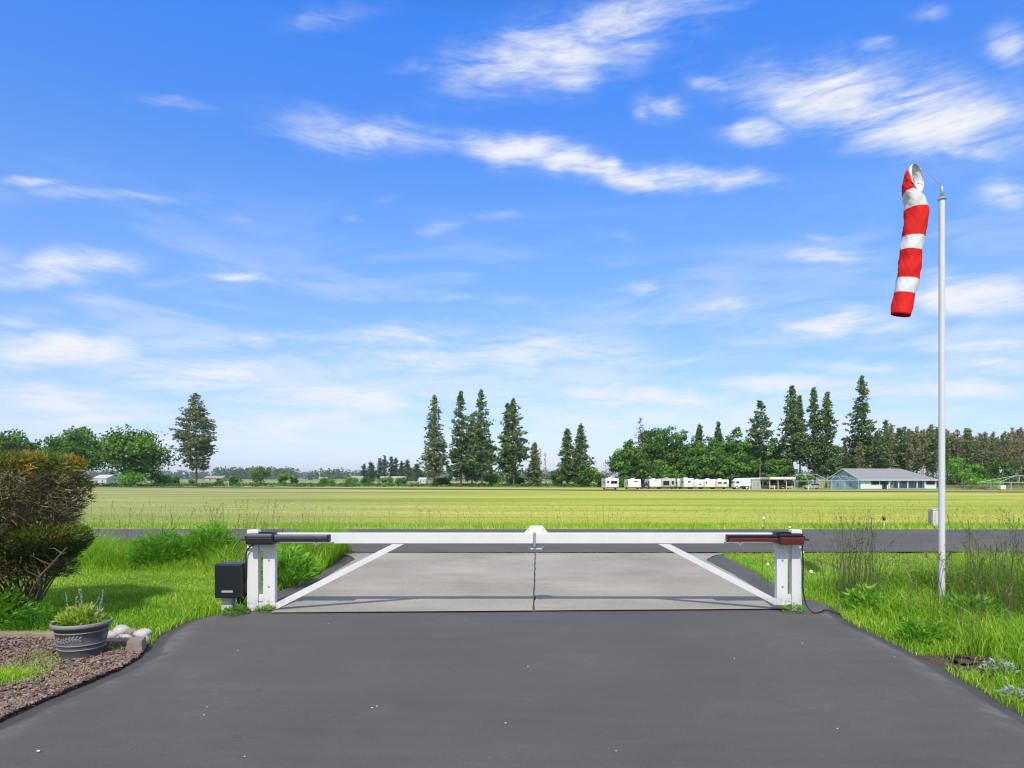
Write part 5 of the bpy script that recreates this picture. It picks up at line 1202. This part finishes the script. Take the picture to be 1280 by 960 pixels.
far_wood('distant_trees', 'distant low trees in front of the hazy woods', [(0, 240, 900, 592, 597, 30, .2), (280, 540, 800, 593, 598, 34, .3), (505, 530, 560, 583, 592, 12, .2), (640, 700, 620, 585, 594, 22, .4), (530, 640, 640, 584, 594, 34, .4)], 42)
def undergrowth(name, label, x0, x1, Y0, Y1, h, n, seed):
    rng = np.random.default_rng(seed); mb = MB(); m = 26
    for i in range(n):
        Y = rng.uniform(Y0, Y1); x = PX(rng.uniform(x0, x1), Y); H = h * rng.uniform(.4, 1.15); zb = T(x, Y) - .1; R = rng.uniform(.8, 1.8)
        v = unit(rng.normal(size=(m, 3))); c = np.c_[v[:, 0] * R, v[:, 1] * R, H * .5 + v[:, 2] * H * .5] + (x, Y, zb); s = rng.uniform(.35, .75, m)
        leaves(mb, c, rng.normal(size=(m, 3)), s, s * .7, np.clip(rng.uniform(.0, .7) + rng.normal(0, .15, m), 0, 1), rng=rng)
    return tag(mb.build(name, M['fol_oak']), label, 'undergrowth', kind='stuff')
undergrowth('undergrowth', 'dark tangled undergrowth along the foot of the conifer stand', 1040, 1340, 192, 225, 3.6, 420, 51)
undergrowth('undergrowth', 'dark shrubby undergrowth below the grove behind the campers', 765, 1000, 188, 204, 3.2, 300, 52)
undergrowth('rough_growth', 'rough green growth along the far edge of the field', -120, 760, 200, 262, 1.0, 900, 53)
gm = 'middle distance conifers beyond the gap'
for i, (px, pt, hw, lab) in enumerate([(455, 582, 6, 'small dark tree at the west end of the far conifer cluster'), (464, 578, 6, 'blunt conifer near the west end of the far cluster'), (475, 574, 6, 'second of the taller pair in the far conifer cluster'), (481, 570.5, 6, 'tallest conifer of the far cluster'),
        (490, 571, 6, 'dense conifer just east of the tallest in the far cluster'), (495, 573, 5, 'thin conifer in the middle of the far cluster'), (502, 577, 5, 'pale conifer with a gap beside it in the far cluster'), (509, 576, 6, 'dark pointed conifer at the east end of the far cluster'), (521, 581, 8, 'rounded dark tree between the far cluster and the first tall fir')]):
    place_conifer('conifer', lab, px, pt, hw, 520 + 12 * (i % 3), 640 + i, 'fol_far', 'bark_brown', gm, cb=.08, nb=90, clump=2.4, env='mix', dens=5, gap=.1)

# ------------------------------------------------------------------ campers, truck, sheds, house
def wheel(parent, x, y, r, w, ang=0):
    mb = MB(); tube(mb, [(x, y - w / 2, r), (x, y - w * .35, r), (x, y + w * .35, r), (x, y + w / 2, r)], [r * .9, r, r, r * .9], 18); o = mb.build('wheel', M['tyre'], parent, smooth_=False)
    mb = MB(); tube(mb, [(x, y - w / 2 - .012, r), (x, y + w / 2 + .012, r)], r * .52, 12); mb.build('rim', M['trim_white'], o)
def camper(label, px0, px1, ptop, Y, length=6.5, wall='rv_white', win=((.45, .55, .42, .2),), stripe=True, rz=0., vent=True, front_round=.3, group='camper trailers parked along the grove', tow=True, skirt=None):
    """end of the body towards the field; a window is (centre across 0..1, centre up 0..1, width, height as shares)"""
    xc = PX((px0 + px1) / 2, Y); w = (px1 - px0) / F * Y; zb = T(xc, Y); H = PZ(ptop, Y) - zb
    t = thing('camper_trailer', label, 'camper', (xc, Y + length / 2, zb), rz, group)
    z0 = .48; mb = MB()
    o = []   # side profile (y, z), nose and tail rounded at the top
    L2 = length / 2; r = front_round
    prof = [(-L2, z0 + .12), (-L2 + .12, z0), (L2 - .3, z0), (L2, z0 + .5), (L2, H - r * 1.4), (L2 - r, H - .05), (L2 - r * 2, H), (-L2 + r, H), (-L2 + r * .35, H - r * .25), (-L2, H - r)]
    p = MB(); prism(p, prof, -w / 2, w / 2); p.v = [np.c_[v[:, 2], v[:, 0], v[:, 1]] for v in p.v]; mb.merge(p); mb.build('body', M[wall], t)
    for (cx, cz, ww, hh) in win:
        mb = MB(); X = (cx - .5) * w; Z = z0 + (H - z0) * cz; a, b = ww * w, hh * (H - z0)
        box(mb, (X, -L2 - .012, Z), (a + .08, .03, b + .08), ch=.01); f = mb.build('window', M['rv_grey'], t)
        mb = MB(); box(mb, (X, -L2 - .03, Z), (a, .02, b), ch=.006); mb.build('pane', M['dark_glass'], f)
    for sy in (-.55, .2):    # side windows
        for sx in (-1, 1):
            mb = MB(); box(mb, (sx * (w / 2 + .008), sy * L2, z0 + (H - z0) * .58), (.03, length * .16, .5), ch=.008); mb.build('window', M['dark_glass'], t)
    if stripe:
        mb = MB(); box(mb, (0, -L2 - .006, z0 + (H - z0) * .30), (w * .96, .02, .09)); box(mb, (w / 2 + .006, 0, z0 + (H - z0) * .30), (.02, length * .9, .12)); box(mb, (-w / 2 - .006, 0, z0 + (H - z0) * .30), (.02, length * .9, .12)); mb.build('stripe', M['rv_stripe'], t)
    mb = MB(); box(mb, (0, -L2 - .07, z0 - .06), (w * .94, .14, .13), ch=.02); mb.build('bumper', M['dark_wall'], t)
    for sx in (-1, 1):
        wheel_x = sx * (w / 2 - .16)
        for dy in (-.45, .45):
            m2 = MB(); tube(m2, [(wheel_x - .11, dy + .2, .34), (wheel_x - .08, dy + .2, .34), (wheel_x + .08, dy + .2, .34), (wheel_x + .11, dy + .2, .34)], [.30, .34, .34, .30], 18); m2.build('wheel', M['tyre'], t)
        mb = MB(); box(mb, (sx * w * .40, -L2 - .02, z0 + .32), (.10, .04, .18), ch=.01); mb.build('tail_light', M['car_red'], t)
    if vent: mb = MB(); box(mb, (0, -.4, H + .12), (.75, .9, .26), ch=.05); mb.build('roof_unit', M[wall], t)
    if tow: mb = MB(); tube(mb, [(-w * .3, L2 - .2, z0), (0, L2 + 1.2, z0), (w * .3, L2 - .2, z0)], .05, 6); mb.build('tow_bar', M['dark_wall'], t); mb = MB(); tube(mb, [(0, L2 + 1.05, 0.0), (0, L2 + 1.05, z0 + .2)], .04, 6); mb.build('jack', M['dark_wall'], t)
    return t
YC = 152
camper('white camper standing apart at the west end, with one wide dark rear window', 757.2, 773.2, 598, 146, 7, win=((.66, .58, .50, .30), (.18, .62, .14, .24)))
camper('white camper with tapered nose, second from the west end, by the leafy bush', 785.5, 801, 599, 150, 6, win=((.6, .74, .3, .10),), front_round=.7)
camper('plain white camper behind the dark parked car', 812, 826.8, 599, 158, 6, win=((.5, .8, .2, .06),), stripe=False)
camper('grey camper with a dark shaded front, widest in the middle of the row', 827.8, 844.5, 597.8, 157, 6, 'rv_grey', win=((.30, .45, .45, .5), (.80, .5, .14, .4)), stripe=False, front_round=.6)
camper('small white camper with a square dark window, tucked against the grey one', 847, 854.2, 599, 160, 5, win=((.55, .58, .3, .25),), stripe=False, vent=False)
camper('tall white camper with a small grey window high on its end', 854.8, 867, 597.8, 156, 7, win=((.55, .6, .26, .16),))
camper('short white camper with a tan panel low on its end', 868, 880.5, 600, 156, 6, 'rv_white', win=((.6, .42, .2, .12),))
camper('white camper with a narrow door window at its corner, next to the tan one', 881, 895.5, 599.2, 155, 6, win=((.12, .6, .10, .3),))
camper('cream and brown camper at the east end of the row', 896, 911, 599.3, 154, 6, 'rv_cream', win=((.25, .55, .3, .2), (.7, .55, .25, .2)), front_round=.6)
def car(label, px, Y, rz, paint, group=None, kind='car'):
    x = PX(px, Y); t = thing('parked_car', label, 'car', (x, Y, T(x, Y)), rz, group); L, W = 4.5, 1.8
    prof = [(-L / 2, .35), (-L / 2 + .05, .75), (-L / 2 + .9, .92), (-L / 2 + 1.55, 1.42), (L / 2 - 1.3, 1.45), (L / 2 - .55, .98), (L / 2 - .05, .9), (L / 2, .4), (L / 2 - .1, .28), (-L / 2 + .1, .28)]
    p = MB(); prism(p, prof[::-1], -W / 2, W / 2); p.v = [np.c_[v[:, 0], v[:, 2] * np.where(v[:, 1] > 1.2, .82, 1), v[:, 1]] for v in p.v]; p.build('body', M[paint], t)
    for s in (-1, 1):
        q = MB(); prism(q, [(-L / 2 + 1.15, .95), (L / 2 - .85, .98), (L / 2 - 1.35, 1.36), (-L / 2 + 1.62, 1.34)], -.01, .01); q.v = [np.c_[v[:, 0], s * (W / 2 * (1 - .18 * (v[:, 1] - .95) / .45 * .95) + .012) + v[:, 2], v[:, 1]] for v in q.v]; q.build('window', M['dark_glass'], t)
        for xx in (-1.4, 1.35): wheel(t, xx, s * (W / 2 - .1), .33, .22)
    q = MB(); box(q, (L / 2 - .92, 0, 1.2), (.06, 1.35, .34), 0); q.v = [np.c_[v[:, 0] - (v[:, 2] - 1.2) * 1.6, v[:, 1], v[:, 2]] for v in q.v]; q.build('rear_window', M['dark_glass'], t)
    q = MB(); box(q, (-L / 2 + 1.2, 0, 1.17), (.06, 1.35, .36), 0); q.v = [np.c_[v[:, 0] + (v[:, 2] - 1.17) * 1.3, v[:, 1], v[:, 2]] for v in q.v]; q.build('windscreen', M['dark_glass'], t)
    for s in (-1, 1):
        q = MB(); box(q, (-L / 2 + .03, s * .6, .68), (.1, .35, .14), ch=.02); q.build('headlight', M['trim_white'], t); q = MB(); box(q, (L / 2 - .04, s * .65, .8), (.1, .3, .16), ch=.02); q.build('tail_light', M['car_red'], t)
    return t
car('dark blue car parked between the second and third campers', 806, 158, 1.2, 'car_dark')
car('red car parked under the flat white carport roof', 970, 160, .1, 'car_red', 'cars around the carport'); car('dark car parked under the carport beside the red one', 981, 160.5, .2, 'car_dark', 'cars around the carport')
car('silver car parked low in the open frame beside the house', 1016, 158, .05, 'car_silver', 'cars around the carport')
def box_truck():
    Y = 152; x0, x1 = PX(918, Y), PX(938.5, Y); xm = PX(925.2, Y); zb = T(x0, Y); H = PZ(597.7, Y) - zb
    t = thing('box_truck', 'white box truck facing west at the end of the camper row', 'truck', ((x0 + x1) / 2, Y + 1.2, zb)); o = (x0 + x1) / 2
    mb = MB(); box(mb, ((xm + x1) / 2 - o, 0, (H + .75) / 2), (x1 - xm, 2.3, H - .75), ch=.03); mb.build('cargo_box', M['trim_white'], t)
    mb = MB(); a, b = x0 - o, xm - o - .05; prism_xz(mb, [(a, .5), (b, .5), (b, 2.15), (a + .55, 2.15), (a + .25, 1.35), (a, 1.25)], -1.0, 1.0); mb.build('cab', M['rv_white'], t)
    mb = MB(); prism_xz(mb, [(a + .42, 1.4), (b - .12, 1.4), (b - .12, 2.0), (a + .66, 2.0)], -1.015, 1.015); mb.build('window', M['dark_glass'], t)
    mb = MB(); box(mb, ((a + x1 - o) / 2, 0, .55), (x1 - o - a - .4, 1.6, .2)); mb.build('chassis', M['dark_wall'], t)
    for xx in (a + .6, x1 - o - .9):
        for s in (-1, 1): wheel(t, xx, s * .92, .4, .28)
    mb = MB(); prism_xz(mb, [(xm - o - 1.3, H - .75), (xm - o, H - .75), (xm - o, H - .05), (xm - o - .5, H - .05)], -1.1, 1.1); mb.build('overcab', M['rv_white'], t)
box_truck()
def building(name, label, cat, px0, px1, peave, ptop, Y, depth, wall, roof, style='flat', openings=(), group=None, rz=0.):
    x0, x1 = PX(px0, Y), PX(px1, Y); xc = (x0 + x1) / 2; w = x1 - x0; zb = T(xc, Y) - .1; he = PZ(peave, Y) - zb; hr = PZ(ptop, Y) - zb
    t = thing(name, label, cat, (xc, Y, zb), rz, group)
    mb = MB(); box(mb, (0, depth / 2, he / 2), (w, depth, he)); mb.build('walls', M[wall], t)
    mb = MB(); e = min(.5, w * .05)
    if style == 'flat': box(mb, (0, depth / 2, (he + hr) / 2 + .003), (w + 2 * e, depth + 2 * e, max(hr - he, .12)), ch=.02)
    else:   # ridge along x
        p = MB(); prism(p, [(-e, he - .05), (depth / 2, hr - .1), (depth + e, he - .05), (depth + e, he + .08), (depth / 2, hr + .05), (-e, he + .08)][::-1], -w / 2 - e, w / 2 + e); p.v = [np.c_[v[:, 2], v[:, 0], v[:, 1]] for v in p.v]; mb.merge(p)
        for s in (-1, 1): mb.add([(s * (w / 2 - .01), 0, he), (s * (w / 2 - .01), depth, he), (s * (w / 2 - .01), depth / 2, hr - .1)], [[0, 1, 2]])
    mb.build('roof', M[roof], t)
    for (cx, cz, ww, hh, kind, mat) in openings:
        mb = MB(); box(mb, ((cx - .5) * w, -.01, cz * he), (ww * w, .06, hh * he)); mb.build(kind, M[mat], t)
    return t
building('mobile_home', 'long low pale grey mobile home beside the white box truck', 'mobile home', 939.5, 961, 599.3, 597.2, 164, 5, 'pale_grey', 'roof_white', openings=((.16, .5, .07, .5, 'door', 'tan_wall'), (.36, .5, .12, .45, 'panel', 'tan_wall'), (.56, .62, .10, .35, 'window', 'dark_glass'), (.78, .58, .14, .35, 'window', 'dark_glass'), (.92, .3, .1, .4, 'panel', 'tan_wall')))
def carport():
    Y = 158; x0, x1 = PX(961.5, Y), PX(994, Y); xc = (x0 + x1) / 2; w = x1 - x0; zb = T(xc, Y); t = thing('carport', 'open carport with flat white metal roof sheltering two cars', 'carport', (xc, Y, zb)); h0 = PZ(599.3, Y) - zb; h1 = PZ(596.2, Y) - zb
    mb = MB(); box(mb, (0, 3, (h0 + h1) / 2), (w, 7, h1 - h0), ch=.05); mb.build('roof', M['roof_white'], t)
    for xx in (-.48, -.16, .16, .48):
        for yy in (0, 6): mb = MB(); box(mb, (xx * w, yy, h0 / 2), (.12, .12, h0 - .004)); mb.build('post', M['trim_white'], t)
    mb = MB(); box(mb, (0, 6.2, h0 * .45), (w * .98, .1, h0 * .9)); mb.build('back_wall', M['dark_wall'], t)
    mb = MB(); box(mb, (-w * .36, .2, h0 * .25), (w * .22, .06, .5)); mb.build('railing', M['tan_wall'], t); mb = MB(); box(mb, (w * .3, .2, h0 * .2), (w * .3, .06, .4)); mb.build('railing', M['tan_wall'], t)
carport()
def frame(label, px0, px1, pr0, pr1, pe, pr, Y, depth, posts, cat='open frame'):
    """bare steel frame of a carport: eave tube, ridge tube, rafters, posts"""
    xc = PX((px0 + px1) / 2, Y); zb = T(xc, Y); X = lambda p: PX(p, Y) - xc; Z = lambda p: PZ(p, Y) - zb
    t = thing('open_carport', label, cat, (xc, Y, zb), group='bare carport frames'); r = .06
    mb = MB(); tube(mb, [(X(px0), 0, Z(pe)), (X(px1), 0, Z(pe))], r, 6); tube(mb, [(X(px0), depth, Z(pe)), (X(px1), depth, Z(pe))], r, 6); mb.build('eave_tube', M['frame_grey'], t)
    mb = MB(); tube(mb, [(X(pr0), depth / 2, Z(pr)), (X(pr1), depth / 2, Z(pr))], r, 6); mb.build('ridge_tube', M['frame_grey'], t)
    mb = MB()
    for (a, b) in ((px0, pr0), (px1, pr1)):
        for y in (0, depth): tube(mb, [(X(a), y, Z(pe)), (X(b), depth / 2, Z(pr))], r, 6)
    for f in (.33, .66): tube(mb, [(X(pr0 + (pr1 - pr0) * f), depth / 2, Z(pr)), (X(px0 + (px1 - px0) * (f + .08)), 0, Z(pe))], r * .8, 6)
    mb.build('rafters', M['frame_grey'], t)
    for p in posts:
        for y in (0, depth): mb = MB(); tube(mb, [(X(p), y, 0), (X(p), y, Z(pe))], r, 6); mb.build('post', M['frame_grey'], t)
frame('bare white carport frame standing between the flat carport and the blue house', 992, 1037, 1003, 1028, 601.3, 592.7, 154, 6, (995, 1011, 1035))
frame('bare white carport frame in front of the blue gable wall', 1037.5, 1074, 1052, 1064, 600.5, 595, 150, 6, (1040, 1055, 1073))
frame('bare white carport frame at the far east by the white tank', 1248, 1310, 1283, 1300, 603, 594.5, 142, 6, (1264, 1290))
def house():
    Y0 = 160; X0 = PX(1076, Y0); zb = T(X0, Y0) - .1; th = math.radians(8.5); t = thing('house', 'blue single-storey house with grey shingle roof and white-posted porch', 'house', (X0, Y0, zb), th)
    L, D = 21.2, 12.0; he = PZ(600, Y0) - zb; hr = PZ(585.6, 166) - zb; z = lambda p: PZ(p, Y0 + 1) - zb
    def X(px):  # along the front wall
        u = (px - CX) / F; return (X0 - u * Y0) / (u * math.sin(th) - math.cos(th))
    xa, xb = X(1110.5), X(1156)
    mb = MB(); box(mb, (L / 2, D / 2 + 1.0, he / 2), (L, D - 2.0, he)); mb.build('back_walls', M['house_blue'], t)
    mb = MB()   # gable end, one piece up to the ridge
    p = MB(); prism(p, [(0, 0), (D, 0), (D, he), (D / 2, hr - .12), (0, he)], -.12, .0); p.v = [np.c_[v[:, 2], v[:, 0], v[:, 1]] for v in p.v]; mb.merge(p); mb.build('gable_wall', M['house_blue'], t)
    for (a, b) in ((0.01, xa), (xb, L)):
        mb = MB(); box(mb, ((a + b) / 2, .55, he / 2 - .003), (b - a, 1.1, he - .006)); mb.build('front_wall', M['trim_white'], t)
    mb = MB(); box(mb, ((xa + xb) / 2, .97, he / 2 - .01), (xb - xa - .01, .06, he - .02)); mb.build('porch_wall', M['house_dark'], t)
    mb = MB(); e = .7; rz_ = L - (X(1170) - X(1147)) * 1.0
    V = [(-e, -e, he), (L + e, -e, he), (L + e, D + e, he), (-e, D + e, he), (-e, D / 2, hr), (rz_, D / 2, hr)]
    mb.add(V, [[0, 1, 5, 4], [2, 3, 4, 5]]); 
    mb.f.setdefault(3, []).append((np.array([[1, 2, 5]]), np.full(1, .5), np.zeros(1, int)))
    o = mb.build('roof', M['shingle'], t); sm = o.modifiers.new('thick', 'SOLIDIFY'); sm.thickness = .22; sm.offset = -1
    mb = MB(); box(mb, (L / 2, -e - .03, he - .03), (L + 2 * e, .05, .2)); mb.build('gutter', M['trim_white'], t)
    p = MB(); prism(p, [(-e - .02, he - .16), (D / 2, hr - .18), (D + e, he - .16), (D + e, he + .04), (D / 2, hr + .03), (-e - .02, he + .04)][::-1], -e - .06, -e - .01); p.v = [np.c_[v[:, 2], v[:, 0], v[:, 1]] for v in p.v]; p.build('bargeboard', M['trim_white'], t)
    def win(a, b, p0, p1, y=-.01):
        mb = MB(); a, b = X(a), X(b); box(mb, ((a + b) / 2, y, (z(p0) + z(p1)) / 2), (b - a, .08, z(p0) - z(p1))); w = mb.build('window', M['trim_white'], t)
        mb = MB(); box(mb, ((a + b) / 2, y - .03, (z(p0) + z(p1)) / 2), (b - a - .14, .05, z(p0) - z(p1) - .12)); mb.build('pane', M['dark_glass'], w)
    win(1088.4, 1099, 601, 606.2); win(1099.6, 1110, 601, 606.2); win(1157.5, 1168.6, 601, 606.2); win(1130, 1135, 602, 605, .93); win(1146.5, 1150.5, 602, 605, .93)
    mb = MB(); a, b = X(1112.3), X(1120.2); box(mb, ((a + b) / 2, .93, z(606.5)), (b - a, .06, z(601.8) - z(611))); dr = mb.build('door', M['rv_cream'], t)
    for f in (.3, .7): mb = MB(); box(mb, (a + (b - a) * f, .89, z(604.6)), ((b - a) * .24, .04, .55)); mb.build('pane', M['dark_glass'], dr)
    for p in (1111.2, 1122.8, 1134.2, 1145.8, 1155.6):
        mb = MB(); box(mb, (X(p), -.1, he / 2 - .05), (.24, .18, he - .1)); mb.build('porch_post', M['trim_white'], t)
    mb = MB(); box(mb, ((xa + xb) / 2, .3, .16), (xb - xa - .02, 1.2, .16)); mb.build('porch_floor', M['rv_grey'], t)
    # attic vents and openings of the gable wall
    for y, zz, w, h in ((4.4, hr * .62, .5, .6), (7.6, hr * .62, .5, .6), (3.6, he * .5, .5, .9), (8.6, he * .5, .5, .9)):
        mb = MB(); box(mb, (-.13, y, zz), (.05, w, h)); mb.build('vent', M['house_dark'], t)
    mb = MB(); box(mb, (L * .65, D * .6, hr - .2), (.5, .5, .9)); mb.build('chimney', M['far_roof'], t)
house()
def bin_(label, px, Y, w, h, d, mat):
    x = PX(px, Y); t = thing('rubbish_bin', label, 'bin', (x, Y, T(x, Y))); mb = MB(); p = MB(); prism(p, [(-w * .42, 0), (w * .42, 0), (w / 2, h * .9), (-w / 2, h * .9)], 0, d); p.v = [np.c_[v[:, 0], v[:, 2], v[:, 1]] for v in p.v]; p.build('body', M[mat], t)
    mb = MB(); box(mb, (0, d / 2, h * .94), (w * 1.06, d * 1.1, h * .1), ch=.02); mb.build('lid', M[mat], t)
bin_('dark wheeled bin against the white front wall of the house', 1106.5, 157.5, .9, 1.1, .7, 'car_dark')
def table(label, px, Y):
    x = PX(px, Y); t = thing('picnic_table', label, 'table', (x, Y, T(x, Y)), .1); mb = MB(); box(mb, (0, 0, .78), (2.6, .9, .07)); mb.build('tabletop', M['dark_wall'], t)
    for s in (-1, 1): mb = MB(); box(mb, (0, s * .75, .47), (2.6, .3, .06)); mb.build('bench', M['dark_wall'], t)
    for s in (-1, 1): mb = MB(); box(mb, (s * .95, 0, .40), (.1, 1.5, .1)); box(mb, (s * .95, .2, .37), (.1, .1, .74)); box(mb, (s * .95, -.2, .37), (.1, .1, .74)); mb.build('leg', M['old_wood'], t)
table('dark picnic table in front of the leafy trees beyond the windsock pole', 1209, 140)
def tank():
    x = PX(1252, 140); w = 1.15; t = thing('water_tank', 'cream cube-shaped tank under the east carport frame', 'tank', (x, 140, T(x, 140)))
    mb = MB(); box(mb, (0, 0, .62), (w, 1.0, .92), ch=.06); mb.build('tank', M['rv_cream'], t); mb = MB(); box(mb, (0, 0, .08), (w + .1, 1.1, .14)); mb.build('pallet', M['fence_wood'], t); mb = MB(); lathe(mb, [(0, 1.16), (.12, 1.16), (.12, 1.07)], 14); mb.build('lid', M['dark_wall'], t)
    x = PX(1237, 140); t = thing('log_pile', 'low pinkish stack of boards beside the cream tank', 'board stack', (x, 140, T(x, 140))); 
    for i in range(4): mb = MB(); box(mb, (.03 * (i % 2), 0, .06 + i * .10), (1.8, .5 + .1 * (i % 2), .085)); mb.build('board', M['stone_tan'], t)
tank()
def rail_fence():
    Y = 152; x0, x1 = PX(1182, Y), PX(1320, Y); n = 11; t = thing('rail_fence', 'brown wooden rail fence behind the picnic table', 'fence', (x0, Y, T(x0, Y)))
    for i in range(n): mb = MB(); box(mb, (i * (x1 - x0) / (n - 1), 0, .55), (.13, .13, 1.2)); mb.build('post', M['fence_wood'], t)
    for zz in (.35, .65, .95): mb = MB(); box(mb, ((x1 - x0) / 2, -.09, zz), (x1 - x0, .045, .13)); mb.build('rail', M['fence_wood'], t)
rail_fence()
for i, (px, Y, l) in enumerate([(936.8, 141, 'slim white stake in front of the box truck'), (968, 139, 'slim white stake in front of the flat carport'), (990, 138, 'slim white stake where the flat carport ends'), (1010.5, 137, 'slim white stake in front of the open frame by the house'), (285.4, 185, 'slim white stake at the field edge east of the lone pine')]):
    x = PX(px, Y); t = thing('marker_stake', l, 'stake', (x, Y, T(x, Y)), group='white stakes along the far field edge'); h = 1.0 if i < 4 else 1.7
    mb = MB(); box(mb, (0, 0, h / 2), (.11, .11, h), ch=.01); mb.build('stake', M['trim_white'], t); mb = MB(); box(mb, (0, 0, h + .03), (.13, .13, .06), ch=.02); mb.build('cap', M['trim_white'], t)
# far farm buildings
gfb = 'far farm buildings on the horizon'
for a in [('white tin-roofed barn, widest of the far buildings in the gap', 476, 505, 598, 595.5, 420, 'pale_wall', 'pale_wall', 'flat'), ('small pale house west of the widest far barn', 438, 452, 598.5, 595, 430, 'pale_wall', 'far_roof', 'gable'), ('white shed between the far conifers and the first tall fir', 523, 532, 599.5, 597, 330, 'pale_wall', 'pale_wall', 'gable'),
          ('low tan farm building behind the lone pine trunk', 256, 278, 597.5, 594.8, 480, 'tan_wall', 'far_roof', 'gable'), ('white shed glimpsed under the oak near the clipped shrub', 116, 133, 598, 593.5, 250, 'pale_wall', 'pale_wall', 'gable'), ('small grey barn far off at the west end of the gap', 398, 408, 598.5, 596.5, 620, 'rv_grey', 'far_roof', 'gable')]:
    building('farm_building', a[0], 'building', *a[1:6], 9, a[6], a[7], a[8], ((.3, .5, .08, .5, 'door', 'dark_wall'), (.7, .6, .08, .25, 'window', 'dark_glass')), gfb)
# service box and reflector stake across the taxiway
def service():
    Y = 22.6; x = PX(1169.5, Y); t = thing('utility_box', 'pale grey utility box at the field edge just behind the windsock pole', 'utility box', (x, Y, T(x, Y)), -.12); h = .58
    mb = MB(); box(mb, (0, 0, h / 2), (.33, .3, h - .03), ch=.012); mb.build('housing', M['pale_wall'], t); mb = MB(); box(mb, (0, 0, h), (.36, .33, .05), ch=.015); mb.build('lid', M['pale_wall'], t)
    mb = MB(); box(mb, (-.178, 0, h * .45), (.02, .24, h * .8), ch=.004); mb.build('side_door', M['rv_grey'], t); mb = MB(); box(mb, (.02, -.155, h * .5), (.2, .015, h * .7), ch=.004); mb.build('front_panel', M['pale_wall'], t)
    Y = 21.6; x = PX(1105, Y); t = thing('taxiway_marker', 'short white taxiway marker with a dark lamp head in the edge grass', 'marker', (x, Y, T(x, Y)))
    mb = MB(); tube(mb, [(0, 0, 0), (0, 0, .26)], .02, 10); mb.build('stem', M['trim_white'], t); mb = MB(); lathe(mb, [(0, .26), (.045, .26), (.05, .31), (.04, .36), (0, .385)], 14); mb.build('lamp', M['car_dark'], t, smooth_=True)
service()

# ------------------------------------------------------------------ the air: far things pale towards blue
def haze():
    m = bpy.data.materials.new('pale_air'); m.use_nodes = True; nt = m.node_tree; nt.nodes.clear()
    out = nt.nodes.new('ShaderNodeOutputMaterial'); v = nt.nodes.new('ShaderNodeVolumePrincipled')
    v.inputs['Color'].default_value = (.80, .88, 1.0, 1); v.inputs['Density'].default_value = HAZE; v.inputs['Anisotropy'].default_value = .2
    nt.links.new(v.outputs[0], out.inputs['Volume'])
    mb = MB(); box(mb, (0, 1750, 24), (12000, 6000, 60)); o = mb.build('haze', m); tag(o, 'thin pale air between the camera and the horizon', 'haze', kind='stuff')
HAZE = .00012
haze()
